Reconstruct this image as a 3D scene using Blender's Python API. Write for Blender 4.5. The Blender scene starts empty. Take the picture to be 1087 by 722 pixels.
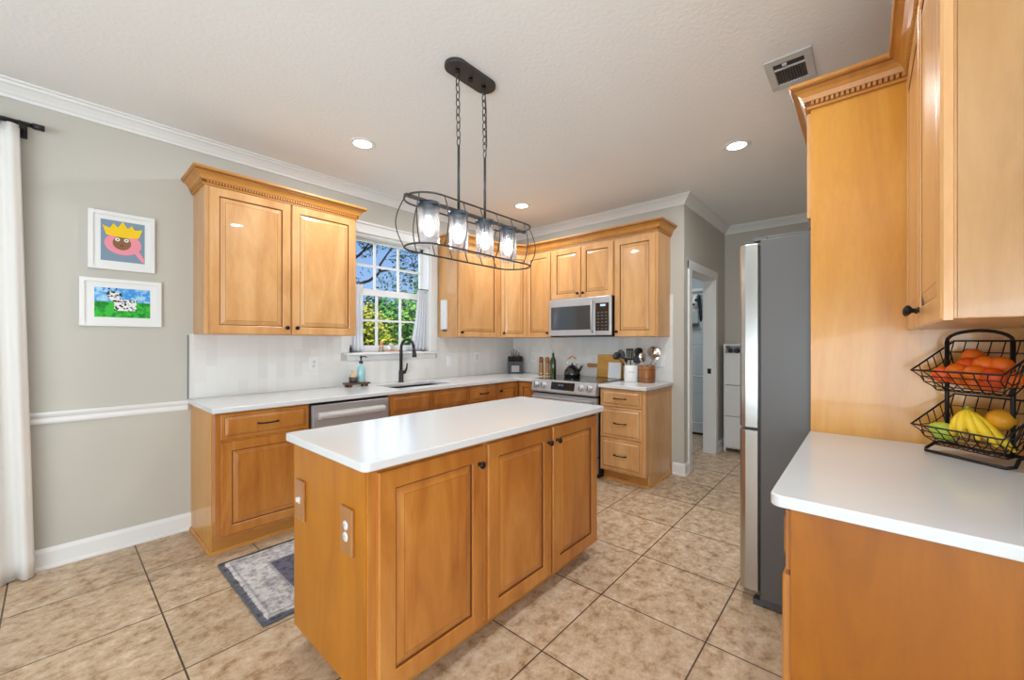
import bpy, bmesh, math, random
from mathutils import Vector, Matrix
random.seed(7)
S = bpy.context.scene
COL = S.collection
PI = math.pi

# ------------------------------------------------------------------ camera
cam_d = bpy.data.cameras.new('camera')
cam = bpy.data.objects.new('camera', cam_d); COL.objects.link(cam)
A_YAW = 0.7214947
cam.location = (0, 0, 1.31)
cam.rotation_euler = (PI/2, 0, A_YAW - PI/2)
cam_d.sensor_width = 36; cam_d.lens = 428.75*36/1087
cam_d.shift_y = 2.5/1087
cam_d.clip_start = 0.02
S.camera = cam

# ------------------------------------------------------------------ exposure, world, sun, daylight, fill lamps
S.view_settings.view_transform = 'Standard'
S.view_settings.look = 'None'
S.view_settings.gamma = 1
S.view_settings.use_curve_mapping = False
S.view_settings.exposure = 0.24

w = bpy.data.worlds.new('sky'); S.world = w; w.use_nodes = True
nt = w.node_tree; nt.nodes.clear()
n_out = nt.nodes.new('ShaderNodeOutputWorld'); n_bg = nt.nodes.new('ShaderNodeBackground')
n_tc = nt.nodes.new('ShaderNodeTexCoord'); n_sx = nt.nodes.new('ShaderNodeSeparateXYZ')
n_r = nt.nodes.new('ShaderNodeValToRGB')
e = n_r.color_ramp.elements
e[0].position = 0.0; e[0].color = (.50, .73, 1.0, 1)
e[1].position = 0.45; e[1].color = (.10, .30, .85, 1)
nt.links.new(n_tc.outputs['Generated'], n_sx.inputs[0])
nt.links.new(n_sx.outputs[2], n_r.inputs[0]); nt.links.new(n_r.outputs[0], n_bg.inputs[0])
n_bg.inputs[1].default_value = 0.82
nt.links.new(n_bg.outputs[0], n_out.inputs[0])

def lamp(name, kind, loc, energy, color=(1, 1, 1), **kw):
    d = bpy.data.lights.new(name, kind); d.energy = energy; d.color = color
    for k, v in kw.items():
        if k not in ('look',): setattr(d, k, v)
    o = bpy.data.objects.new(name, d); COL.objects.link(o); o.location = loc
    if 'look' in kw:
        o.rotation_euler = Vector(kw['look']).to_track_quat('-Z', 'Y').to_euler()
    return o
lamp('sun', 'SUN', (0, -10, 20), 4.2, (1, .95, .85), angle=.01, look=(.45, .75, -.8))
# fill lamps added inside the rear and side walls; no windows there
lamp('fill_rear', 'AREA', (-2.9, -.3, 1.4), 200, (.77, .89, 1.0), shape='RECTANGLE', size=3.4, size_y=2.1, look=(1, .16, .70))
lamp('fill_side', 'AREA', (-1.0, -2.9, 1.4), 100, (.77, .89, 1.0), shape='RECTANGLE', size=3.4, size_y=2.1, look=(.1, 1, .42))
lamp('daylight_kitchen_window', 'AREA', (2.26, 3.86, 1.8), 3.5, (.88, .95, 1.0), shape='RECTANGLE', size=.85, size_y=1.0, look=(0, -1, -.25))

# ------------------------------------------------------------------ materials
MATS = {}
def L(h):
    """sRGB 0-255 triple to linear"""
    return tuple(((c/255)/12.92 if c/255 <= .04045 else ((c/255+.055)/1.055)**2.4) for c in h) + (1,)
def base(name, color, rough=.5, metal=0.0, spec=.5, coat=0, bump=None, emit=None):
    m = bpy.data.materials.new(name); m.use_nodes = True
    b = m.node_tree.nodes['Principled BSDF']
    b.inputs['Base Color'].default_value = color if len(color) == 4 else (*color, 1)
    b.inputs['Roughness'].default_value = rough; b.inputs['Metallic'].default_value = metal
    b.inputs['Specular IOR Level'].default_value = spec
    b.inputs['Coat Weight'].default_value = coat
    if emit: b.inputs['Emission Color'].default_value = (*emit[0], 1); b.inputs['Emission Strength'].default_value = emit[1]
    N = m.node_tree.nodes; K = m.node_tree.links
    if bump:
        t = N.new('ShaderNodeTexCoord'); x = N.new('ShaderNodeTexNoise'); x.inputs['Scale'].default_value = bump[0]; x.inputs['Detail'].default_value = 3
        u = N.new('ShaderNodeBump'); u.inputs['Strength'].default_value = bump[1]; u.inputs['Distance'].default_value = bump[2] if len(bump) > 2 else .01
        K.new(t.outputs['Object'], x.inputs['Vector']); K.new(x.outputs['Fac'], u.inputs['Height']); K.new(u.outputs[0], b.inputs['Normal'])
    MATS[name] = m
    return m
def nodes(m): return m.node_tree.nodes, m.node_tree.links, m.node_tree.nodes['Principled BSDF']
def wood(name, c0, c1, c2, rough=.28, axis='z', coat=.15):
    m = base(name, c1, rough, coat=coat)
    N, K, b = nodes(m)
    t = N.new('ShaderNodeTexCoord'); oi = N.new('ShaderNodeObjectInfo')
    mu = N.new('ShaderNodeVectorMath'); mu.operation = 'SCALE'; mu.inputs[0].default_value = (13, 7, 29)
    K.new(oi.outputs['Random'], mu.inputs['Scale'])
    ad = N.new('ShaderNodeVectorMath'); ad.operation = 'ADD'
    K.new(t.outputs['Object'], ad.inputs[0]); K.new(mu.outputs[0], ad.inputs[1])
    mp = N.new('ShaderNodeMapping')
    sc = {'z': (5, 5, .9), 'x': (.9, 5, 5), 'y': (5, .9, 5)}[axis]
    mp.inputs['Scale'].default_value = sc
    K.new(ad.outputs[0], mp.inputs[0])
    n1 = N.new('ShaderNodeTexNoise'); n1.inputs['Scale'].default_value = 1.3; n1.inputs['Detail'].default_value = 6; n1.inputs['Roughness'].default_value = .6; n1.inputs['Distortion'].default_value = .8
    K.new(mp.outputs[0], n1.inputs['Vector'])
    r = N.new('ShaderNodeValToRGB'); e = r.color_ramp.elements
    e[0].position = .28; e[0].color = c0; e[1].position = .72; e[1].color = c2
    k = r.color_ramp.elements.new(.5); k.color = c1
    K.new(n1.outputs['Fac'], r.inputs[0])
    # fine streaks
    mp2 = N.new('ShaderNodeMapping'); mp2.inputs['Scale'].default_value = tuple(x*12 for x in sc)
    K.new(ad.outputs[0], mp2.inputs[0])
    n2 = N.new('ShaderNodeTexNoise'); n2.inputs['Scale'].default_value = 1.5; n2.inputs['Detail'].default_value = 3
    K.new(mp2.outputs[0], n2.inputs['Vector'])
    mx = N.new('ShaderNodeMix'); mx.data_type = 'RGBA'; mx.blend_type = 'MULTIPLY'; mx.inputs['Factor'].default_value = .16
    r2 = N.new('ShaderNodeValToRGB'); r2.color_ramp.elements[0].position = .3; r2.color_ramp.elements[0].color = (.72, .66, .6, 1); r2.color_ramp.elements[1].position = .6
    K.new(n2.outputs['Fac'], r2.inputs[0])
    K.new(r.outputs[0], mx.inputs['A']); K.new(r2.outputs[0], mx.inputs['B'])
    K.new(mx.outputs['Result'], b.inputs['Base Color'])
    return m
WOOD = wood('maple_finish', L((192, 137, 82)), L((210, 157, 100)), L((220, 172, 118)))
WOODL = wood('orange_maple_finish', L((158, 90, 34)), L((184, 116, 49)), L((200, 137, 68)))  # deeper orange maple for the lower cabinets and island
WOODP = wood('maple_veneer', L((194, 128, 38)), L((209, 145, 50)), L((218, 158, 66)))
WOODE = wood('orange_maple_veneer', L((164, 96, 8)), L((181, 111, 12)), L((191, 123, 22)), .38, coat=.03)  # saturated orange veneer for the island ends and toe kick
WOODR = wood('shaded_maple_veneer', L((138, 76, 0)), L((155, 88, 1)), L((168, 100, 5)), .42, coat=0)  # right base end panel: veneer colour darkened to stand in for shade
WOODX = wood('maple_moulding', L((176, 114, 46)), L((192, 132, 60)), L((204, 146, 74)), .4, axis='x', coat=.05)
GLAZE = base('brown_glaze', L((112, 64, 28)), .4)
DARKGAP = base('dark_gap', (.03, .02, .015), .8)
BRONZE = base('oil_rubbed_bronze', (.018, .015, .013), .38, .6)
BLACK = base('black_satin', (.012, .012, .013), .4)
BLACKG = base('black_glass', (.008, .008, .01), .06, coat=.3)
WALL = base('greige_paint', L((196, 192, 182)), .6, spec=.25)
TRIM = base('white_trim_paint', L((232, 232, 230)), .35)
CEIL = base('textured_ceiling_paint', L((242, 242, 241)), .85, spec=.1, bump=(48, .34, .007))
QUARTZ = base('white_quartz', L((216, 217, 217)), .16, coat=.05)
WHITEP = base('white_plastic', L((232, 232, 230)), .35)
CLOTH = base('white_linen', L((232, 229, 224)), .9, spec=.1, bump=(220, .12))
STEEL = base('brushed_steel', L((194, 195, 197)), .32, .6)
STEELD = base('grey_painted_steel', L((96, 94, 92)), .42, .2)
STEELS = base('smooth_steel', L((188, 187, 183)), .24, .95)
CHROME = base('polished_steel', (.75, .74, .72), .12, 1)
GLASSD = base('dark_window_glass', (.05, .055, .06), .05, coat=.4)

# brushed streaks on the steel
N, K, b = nodes(STEEL)
t = N.new('ShaderNodeTexCoord'); mp = N.new('ShaderNodeMapping'); mp.inputs['Scale'].default_value = (2, 2, 180)
nz = N.new('ShaderNodeTexNoise'); nz.inputs['Scale'].default_value = 2
mr = N.new('ShaderNodeMapRange'); mr.inputs[3].default_value = .28; mr.inputs[4].default_value = .42
K.new(t.outputs['Object'], mp.inputs[0]); K.new(mp.outputs[0], nz.inputs['Vector']); K.new(nz.outputs['Fac'], mr.inputs[0]); K.new(mr.outputs[0], b.inputs['Roughness'])

# clear glass: thin, mixes transparency with a mirror
def clear_glass(name, tint=(1, 1, 1), refl=.09, seed=0):
    m = bpy.data.materials.new(name); m.use_nodes = True
    n = m.node_tree.nodes; k = m.node_tree.links; n.clear()
    o = n.new('ShaderNodeOutputMaterial'); a = n.new('ShaderNodeBsdfTransparent'); a.inputs[0].default_value = (*tint, 1)
    g = n.new('ShaderNodeBsdfGlossy'); g.inputs['Roughness'].default_value = .02
    fr = n.new('ShaderNodeLayerWeight'); fr.inputs[0].default_value = .25
    mu = n.new('ShaderNodeMath'); mu.operation = 'MULTIPLY_ADD'; mu.inputs[1].default_value = .3; mu.inputs[2].default_value = refl*.3
    k.new(fr.outputs['Fresnel'], mu.inputs[0])
    mx = n.new('ShaderNodeMixShader'); k.new(mu.outputs[0], mx.inputs[0]); k.new(a.outputs[0], mx.inputs[1]); k.new(g.outputs[0], mx.inputs[2])
    if seed:      # tiny seeds in the glass scatter a little light
        tl = n.new('ShaderNodeBsdfTranslucent'); tl.inputs[0].default_value = (.95, .96, 1, 1)
        m2 = n.new('ShaderNodeMixShader'); m2.inputs[0].default_value = seed; k.new(mx.outputs[0], m2.inputs[1]); k.new(tl.outputs[0], m2.inputs[2]); k.new(m2.outputs[0], o.inputs[0])
    else: k.new(mx.outputs[0], o.inputs[0])
    return m
GLASS = clear_glass('clear_glass', (.985, .99, 1), .15, .10)
PANE = clear_glass('window_pane_glass', (.98, .99, 1), .04)

# floor tiles: a square grid of 51 cm tiles
def tile_floor():
    m = base('beige_floor_tile', (.5, .4, .3), .34, spec=.4)
    N, K, b = nodes(m)
    t = N.new('ShaderNodeTexCoord'); mp = N.new('ShaderNodeMapping'); mp.inputs['Location'].default_value = (-.349+.511*10, -.530+.508*10, 0)
    K.new(t.outputs['Object'], mp.inputs[0])
    br = N.new('ShaderNodeTexBrick'); br.offset = 0; br.squash = 1
    br.inputs['Scale'].default_value = 1; br.inputs['Brick Width'].default_value = .511; br.inputs['Row Height'].default_value = .508
    br.inputs['Mortar Size'].default_value = .0035; br.inputs['Mortar Smooth'].default_value = .1
    br.inputs['Color1'].default_value = (.93, .93, .93, 1); br.inputs['Color2'].default_value = (1.06, 1.05, 1.04, 1); br.inputs['Mortar'].default_value = (1, 1, 1, 1)
    K.new(mp.outputs[0], br.inputs['Vector'])
    n1 = N.new('ShaderNodeTexNoise'); n1.inputs['Scale'].default_value = 13; n1.inputs['Detail'].default_value = 10; n1.inputs['Roughness'].default_value = .76; n1.inputs['Distortion'].default_value = .1
    mp3 = N.new('ShaderNodeMapping'); mp3.inputs['Scale'].default_value = (.95, 1.05, 1)
    K.new(t.outputs['Object'], mp3.inputs[0]); K.new(mp3.outputs[0], n1.inputs['Vector'])
    r = N.new('ShaderNodeValToRGB'); e = r.color_ramp.elements
    e[0].position = .36; e[0].color = L((150, 118, 86)); e[1].position = .63; e[1].color = L((216, 196, 172))
    q = e.new(.47); q.color = L((190, 163, 132)); q = e.new(.56); q.color = L((205, 181, 152))
    K.new(n1.outputs['Fac'], r.inputs[0])
    mx = N.new('ShaderNodeMix'); mx.data_type = 'RGBA'; mx.blend_type = 'MULTIPLY'; mx.inputs['Factor'].default_value = 1
    K.new(r.outputs[0], mx.inputs['A']); K.new(br.outputs['Color'], mx.inputs['B'])
    m2 = N.new('ShaderNodeMix'); m2.data_type = 'RGBA'; K.new(br.outputs['Fac'], m2.inputs['Factor'])
    K.new(mx.outputs['Result'], m2.inputs['A']); m2.inputs['B'].default_value = L((84, 66, 50))
    K.new(m2.outputs['Result'], b.inputs['Base Color'])
    bu = N.new('ShaderNodeBump'); bu.inputs['Strength'].default_value = .4; bu.inputs['Distance'].default_value = .003; bu.invert = True
    K.new(br.outputs['Fac'], bu.inputs['Height']); K.new(bu.outputs[0], b.inputs['Normal'])
    return m
TILE = tile_floor()
def splash(name, axes):
    m = base(name, (.7, .7, .68), .22)
    N, K, b = nodes(m)
    t = N.new('ShaderNodeTexCoord'); s = N.new('ShaderNodeSeparateXYZ'); c = N.new('ShaderNodeCombineXYZ')
    K.new(t.outputs['Object'], s.inputs[0])
    ad = N.new('ShaderNodeMath'); ad.inputs[1].default_value = -.915+5*.225
    K.new(s.outputs[2], ad.inputs[0]); K.new(ad.outputs[0], c.inputs[0]); K.new(s.outputs[axes], c.inputs[1])
    br = N.new('ShaderNodeTexBrick'); br.offset = .5; br.inputs['Scale'].default_value = 1
    br.inputs['Brick Width'].default_value = .225; br.inputs['Row Height'].default_value = .066
    br.inputs['Mortar Size'].default_value = .0012; br.inputs['Mortar Smooth'].default_value = .2
    br.inputs['Color1'].default_value = L((233, 232, 229)); br.inputs['Color2'].default_value = L((224, 222, 217)); br.inputs['Mortar'].default_value = L((226, 225, 221))
    K.new(c.outputs[0], br.inputs['Vector']); K.new(br.outputs['Color'], b.inputs['Base Color'])
    bu = N.new('ShaderNodeBump'); bu.invert = True; bu.inputs['Strength'].default_value = .25; bu.inputs['Distance'].default_value = .002
    K.new(br.outputs['Fac'], bu.inputs['Height']); K.new(bu.outputs[0], b.inputs['Normal'])
    return m
SPL_A = splash('stacked_white_tile', 0); SPL_B = splash('stacked_pale_tile', 1)

# ------------------------------------------------------------------ mesh helpers (world coordinates)
def BM(): return bmesh.new()
def box(bm, x0, x1, y0, y1, z0, z1, mi=0):
    v = [bm.verts.new(p) for p in ((x0,y0,z0),(x1,y0,z0),(x1,y1,z0),(x0,y1,z0),(x0,y0,z1),(x1,y0,z1),(x1,y1,z1),(x0,y1,z1))]
    for f in ((3,2,1,0),(4,5,6,7),(0,1,5,4),(1,2,6,5),(2,3,7,6),(3,0,4,7)):
        bm.faces.new([v[i] for i in f]).material_index = mi
    return bm
def prism(bm, pts, ext, mi=0):
    """closed polygon of 3D points, extruded by the vector ext"""
    ext = Vector(ext); a = [bm.verts.new(p) for p in pts]; c = [bm.verts.new(Vector(p)+ext) for p in pts]; n = len(pts)
    bm.faces.new(a[::-1]).material_index = mi; bm.faces.new(c).material_index = mi
    for i in range(n): bm.faces.new((a[i], a[(i+1) % n], c[(i+1) % n], c[i])).material_index = mi
    return bm
def frame_of(d):
    d = d.normalized(); u = Vector((0, 0, 1)) if abs(d.z) < .9 else Vector((1, 0, 0))
    a = d.cross(u).normalized(); return a, d.cross(a).normalized()
def tube(bm, pts, r, seg=8, closed=False, mi=0):
    pts = [Vector(p) for p in pts]; n = len(pts); rings = []
    rr = r if isinstance(r, (list, tuple)) else [r]*n
    a = None
    for i, p in enumerate(pts):
        if closed: d = pts[(i+1) % n]-pts[i-1]
        else: d = pts[min(i+1, n-1)]-pts[max(i-1, 0)]
        d.normalize()
        if a is None: a, c = frame_of(d)
        else:
            a = (a-d*a.dot(d))
            if a.length < 1e-4: a, _ = frame_of(d)
            a.normalize()
        c = d.cross(a)
        rings.append([bm.verts.new(p+(a*math.cos(t)+c*math.sin(t))*rr[i]) for t in (2*PI*k/seg for k in range(seg))])
    for i in range(n if closed else n-1):
        A, B = rings[i], rings[(i+1) % n]
        sh = 0
        if closed and i == n-1:
            sh = min(range(seg), key=lambda s: (A[0].co-B[s].co).length)
        for k in range(seg):
            f = bm.faces.new((A[k], A[(k+1) % seg], B[(k+1+sh) % seg], B[(k+sh) % seg])); f.smooth = True; f.material_index = mi
    if not closed:
        bm.faces.new(rings[0][::-1]).material_index = mi; bm.faces.new(rings[-1]).material_index = mi
    return bm
def lathe(bm, prof, c, axis=(0, 0, 1), seg=24, mi=0):
    """prof: (radius, height) pairs along the axis from point c"""
    ax = Vector(axis).normalized(); a, d = frame_of(ax); c = Vector(c); rings = []
    for r, h in prof:
        if r < 1e-6: rings.append([bm.verts.new(c+ax*h)])
        else: rings.append([bm.verts.new(c+ax*h+(a*math.cos(2*PI*k/seg)+d*math.sin(2*PI*k/seg))*r) for k in range(seg)])
    for A, B in zip(rings, rings[1:]):
        for k in range(seg):
            q = (k+1) % seg
            if len(A) == 1 and len(B) == 1: continue
            if len(A) == 1: f = bm.faces.new((A[0], B[q], B[k]))
            elif len(B) == 1: f = bm.faces.new((A[k], A[q], B[0]))
            else: f = bm.faces.new((A[k], A[q], B[q], B[k]))
            f.smooth = True; f.material_index = mi
    return bm
def ball(bm, c, r, sx=1, sy=1, sz=1, seg=20, mi=0):
    n = seg//2
    m = Matrix.Translation(Vector(c)) @ Matrix.Diagonal((sx, sy, sz, 1))
    res = bmesh.ops.create_uvsphere(bm, u_segments=seg, v_segments=n, radius=r, matrix=m)
    for v in res['verts']:
        for f in v.link_faces: f.smooth = True; f.material_index = mi
    return bm
def sweep(bm, path, prof, closed_prof=True, mi=0, ends=True, dark=()):
    """profile (out, z) carried along a plan path; 'out' points to the left of travel, corners mitred"""
    P = [Vector((p[0], p[1])) for p in path]; n = len(P); rows = []
    for i, p in enumerate(P):
        ds = []
        if i > 0: ds.append((P[i]-P[i-1]).normalized())
        if i < n-1: ds.append((P[i+1]-P[i]).normalized())
        ns = [Vector((-d.y, d.x)) for d in ds]
        if len(ns) == 2:
            m = (ns[0]+ns[1]); m = m/(m.length_squared)*2
        else: m = ns[0]
        rows.append([bm.verts.new((p.x+m.x*o, p.y+m.y*o, z)) for o, z in prof])
    k = len(prof)
    for A, B in zip(rows, rows[1:]):
        for j in range(k if closed_prof else k-1):
            bm.faces.new((A[j], A[(j+1) % k], B[(j+1) % k], B[j])).material_index = 1 if j in dark else mi
    if ends: bm.faces.new(rows[0]); bm.faces.new(rows[-1][::-1])
    return bm
def cells(bm, xs, ys, inside, z0, z1):
    """flat slab made of the grid cells for which inside(x, y) holds; verts shared"""
    vt = {}; vb = {}
    def g(d, i, j, z):
        if (i, j) not in d: d[i, j] = bm.verts.new((xs[i], ys[j], z))
        return d[i, j]
    on = {(i, j) for i in range(len(xs)-1) for j in range(len(ys)-1) if inside((xs[i]+xs[i+1])/2, (ys[j]+ys[j+1])/2)}
    for i, j in on:
        bm.faces.new((g(vt,i,j,z1), g(vt,i+1,j,z1), g(vt,i+1,j+1,z1), g(vt,i,j+1,z1)))
        bm.faces.new((g(vb,i,j+1,z0), g(vb,i+1,j+1,z0), g(vb,i+1,j,z0), g(vb,i,j,z0)))
        for di, dj, a, c in ((0,-1,(0,0),(1,0)), (1,0,(1,0),(1,1)), (0,1,(1,1),(0,1)), (-1,0,(0,1),(0,0))):
            if (i+di, j+dj) not in on:
                p, q = (i+a[0], j+a[1]), (i+c[0], j+c[1])
                bm.faces.new((g(vb,*p,z0), g(vb,*q,z0), g(vt,*q,z1), g(vt,*p,z1)))
    return bm

def slab_round(bm, x0, x1, y0, y1, z0, z1, radii, r=.004):
    """slab with rounded plan corners (radii for x0y0, x1y0, x1y1, x0y1) and eased edges"""
    rows = []
    for ins, z in ((r, z0), (r*.3, z0+r*.3), (0, z0+r), (0, z1-r), (r*.3, z1-r*.3), (r, z1)):
        a = []
        for (cx, cy, sx, sy, a0), R in zip(((x0, y0, 1, 1, PI), (x1, y0, -1, 1, 1.5*PI), (x1, y1, -1, -1, 0), (x0, y1, 1, -1, .5*PI)), radii):
            for k in range(7):
                t = a0+k/6*PI/2; q = max(R-ins, .0004)
                a.append(bm.verts.new((cx+sx*max(R, ins)+q*math.cos(t), cy+sy*max(R, ins)+q*math.sin(t), z)))
        rows.append(a)
    n = len(rows[0])
    for A, B in zip(rows, rows[1:]):
        for k in range(n): bm.faces.new((A[k], A[(k+1) % n], B[(k+1) % n], B[k]))
    bm.faces.new(rows[0][::-1]); bm.faces.new(rows[-1])
    return bm
def rootloc(o):
    while o.parent: o = o.parent
    return Vector(o.location)
def obj(name, bm, mats, parent=None, bevel=0, seg=2, label=None, smooth=False):
    me = bpy.data.meshes.new(name)
    bmesh.ops.recalc_face_normals(bm, faces=bm.faces)
    if parent is not None: bmesh.ops.translate(bm, verts=bm.verts, vec=-rootloc(parent))
    if smooth:
        for f in bm.faces: f.smooth = True
    bm.to_mesh(me); bm.free()
    for m in (mats if isinstance(mats, (list, tuple)) else [mats]): me.materials.append(m)
    o = bpy.data.objects.new(name, me); COL.objects.link(o)
    if parent is not None: o.parent = parent
    if bevel:
        md = o.modifiers.new('bevel', 'BEVEL'); md.width = bevel; md.segments = seg; md.limit_method = 'ANGLE'; md.angle_limit = math.radians(40)
        md.harden_normals = False
    if label: o['label'] = label
    return o
def tag(o, label, cat, group=None, kind=None):
    o['label'] = label; o['category'] = cat
    if group: o['group'] = group
    if kind: o['kind'] = kind
    return o
def thing(name, label, cat, loc=(0, 0, 0), group=None):
    o = bpy.data.objects.new(name, None); COL.objects.link(o); o.location = loc; o.empty_display_size = .05
    return tag(o, label, cat, group)
def solo(name, bm, mats, label, cat, loc, group=None, **kw):
    """a thing that is one mesh, its origin at loc"""
    bmesh.ops.translate(bm, verts=bm.verts, vec=-Vector(loc))
    o = obj(name, bm, mats, **kw); o.location = loc
    return tag(o, label, cat, group)
def struct(name, bm, mats, parent=None, **kw):
    o = obj(name, bm, mats, parent, **kw)
    if parent is None: o['kind'] = 'structure'
    return o
def dup(root, loc, label, rotz=None, group=None):
    def cp(o, parent):
        c = o.copy(); COL.objects.link(c)
        if parent is not None: c.parent = parent
        for ch in list(o.children): cp(ch, c)
        return c
    r = cp(root, None); r.location = loc
    if rotz is not None: r.rotation_euler = (0, 0, rotz)
    r['label'] = label
    if group: r['group'] = group
    return r

Zv = Vector((0, 0, 1))
FACE = {'-y': (Vector((1,0,0)), Vector((0,-1,0))), '-x': (Vector((0,-1,0)), Vector((-1,0,0))), '+y': (Vector((-1,0,0)), Vector((0,1,0))), '+x': (Vector((0,1,0)), Vector((1,0,0)))}
def panel_bm(o, u, n, w, h, rings):
    """stack of inset rectangles (inset, depth, material) on a plane: raised panel doors and drawer fronts"""
    bm = BM(); o = Vector(o); prev = None
    for ins, dep, mi in rings:
        q = [o+u*ins+Zv*ins+n*dep, o+u*(w-ins)+Zv*ins+n*dep, o+u*(w-ins)+Zv*(h-ins)+n*dep, o+u*ins+Zv*(h-ins)+n*dep]
        vs = [bm.verts.new(p) for p in q]
        if prev:
            for k in range(4): bm.faces.new((prev[k], prev[(k+1) % 4], vs[(k+1) % 4], vs[k])).material_index = mi
        else: bm.faces.new(vs[::-1])
        prev = vs
    bm.faces.new(prev)
    return bm
def door_rings(st=.058):
    return [(0, 0, 0), (0, .014, 0), (.004, .019, 0), (st-.005, .019, 0), (st-.001, .016, 0), (st, .0095, 1), (st+.0045, .0095, 1), (st+.007, .0105, 0), (st+.032, .017, 0), (st+.0335, .0172, 1), (st+.036, .0175, 0)]
DRAWER = [(0, 0, 0), (0, .010, 0), (.004, .012, 0), (.018, .012, 0), (.0205, .012, 1), (.034, .019, 0), (.037, .0195, 0)]
def knob(parent, p, n):
    bm = lathe(BM(), [(0, 0), (.009, 0), (.009, .003), (.0055, .006), (.0055, .014), (.013, .019), (.0155, .024), (.014, .029), (.008, .0325), (0, .033)], p, n, 16)
    return obj('knob', bm, BRONZE, parent)
def pull(parent, p, u, n, w=.115):
    p = Vector(p); bm = BM()
    pts = [p-u*w/2, p-u*w/2+n*.016, p-u*w*.36+n*.024, p-u*w*.15+n*.028, p+u*w*.15+n*.028, p+u*w*.36+n*.024, p+u*w/2+n*.016, p+u*w/2]
    tube(bm, pts, [.0065, .0055, .005, .005, .005, .005, .0055, .0065], 8)
    return obj('handle', bm, BRONZE, parent)
def front(parent, face, left, z0, w, h, kind='door', hw=None, name=None, st=.058):
    """a door or drawer front; left = lower left corner (x, y) as seen from the front, on the carcass face"""
    u, n = FACE[face] if isinstance(face, str) else face
    o = Vector((left[0], left[1], z0))
    bm = panel_bm(o, u, n, w, h, door_rings(st) if kind == 'door' else DRAWER)
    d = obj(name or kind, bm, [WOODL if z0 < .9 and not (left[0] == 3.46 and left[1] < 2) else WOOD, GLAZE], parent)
    if hw == 'pull': pull(d, o+u*w/2+Zv*h/2+n*.0195, u, n)
    elif hw == 'left': knob(d, o+u*.03+Zv*.05+n*.019, n)
    elif hw == 'right': knob(d, o+u*(w-.03)+Zv*.05+n*.019, n)
    elif hw == 'lefttop': knob(d, o+u*.03+Zv*(h-.075)+n*.019, n)
    elif hw == 'righttop': knob(d, o+u*(w-.03)+Zv*(h-.075)+n*.019, n)
    return d
CROWN = [(0, 0), (.012, 0), (.012, .010), (.015, .012), (.015, .030), (.023, .031), (.025, .036), (.030, .050), (.041, .064), (.054, .073), (.058, .075), (.058, .081), (.066, .084), (.070, .088), (.070, .1), (0, .1)]
def dentil(path, z, side=.016):
    bm = BM()
    for a, c in zip(path, path[1:]):
        a = Vector(a); c = Vector(c); d = (c-a); ln = d.length; d.normalize(); nn = Vector((-d.y, d.x)); k = int(ln/.017)
        for i in range(k):
            s = (i+.25)*.017
            p = a+d*s; q = p+d*.0095
            prism(bm, [(p.x+nn.x*.0145, p.y+nn.y*.0145, z+.013), (q.x+nn.x*.0145, q.y+nn.y*.0145, z+.013), (q.x+nn.x*.0215, q.y+nn.y*.0215, z+.013), (p.x+nn.x*.0215, p.y+nn.y*.0215, z+.013)], (0, 0, .017))
    return bm
def dentils(path, z, parent):
    for a, c in zip(path, path[1:]): obj('dentil_trim', dentil([a, c], z), WOODX, parent)
def shift(prof, z): return [(o, z+h) for o, h in prof]

# ------------------------------------------------------------------ structure
CH = 2.75
YA = 3.575; XB = 4.09; YD = 1.35; XC = 5.6; YE = -.45
struct('floor', box(BM(), -3.1, 6.4, -3.1, 3.73, -.1, 0), TILE)
struct('ceiling', box(BM(), -3.1, 6.4, -3.1, 3.73, CH, CH+.1), CEIL)
# window wall with the sink window opening
WX0, WX1, WZ0, WZ1 = 1.80, 2.715, 1.215, 2.345
bm = BM(); xs = [-3.1, WX0, WX1, 6.4]; zs = [0, WZ0, WZ1, CH]
for i in range(3):
    for j in range(3):
        if (i, j) != (1, 1): box(bm, xs[i], xs[i+1], YA, YA+.155, zs[j], zs[j+1])
bmesh.ops.remove_doubles(bm, verts=bm.verts, dist=1e-5)
struct('wall_left', bm, WALL)
struct('wall_far', box(BM(), XB, XB+.12, YD, YA, 0, CH), WALL)
DX0, DX1, DZ = 4.275, 5.135, 2.05
bm = BM(); box(bm, XB+.12, DX0, YD, YD+.12, 0, CH); box(bm, DX1, XC+.12, YD, YD+.12, 0, CH); box(bm, DX0, DX1, YD, YD+.12, DZ, CH)
struct('wall_hall', bm, WALL)
struct('wall_end', box(BM(), XC, XC+.12, YE-.12, YD, 0, CH), WALL)
struct('wall_right', box(BM(), 1.0, XC, YE-.12, YE, 0, CH), WALL)
struct('wall_return', box(BM(), 1.0, 1.12, -3.1, YE-.12, 0, CH), WALL)
struct('wall_rear', box(BM(), -3.1, -3.0, -3.1, YA, 0, CH), WALL)
struct('wall_side', box(BM(), -3.0, 1.0, -3.1, -3.0, 0, CH), WALL)
struct('wall_laundry', box(BM(), 6.06, 6.18, YD+.12, YA, 0, CH), base('laundry_paint', L((176, 186, 190)), .6))
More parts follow.
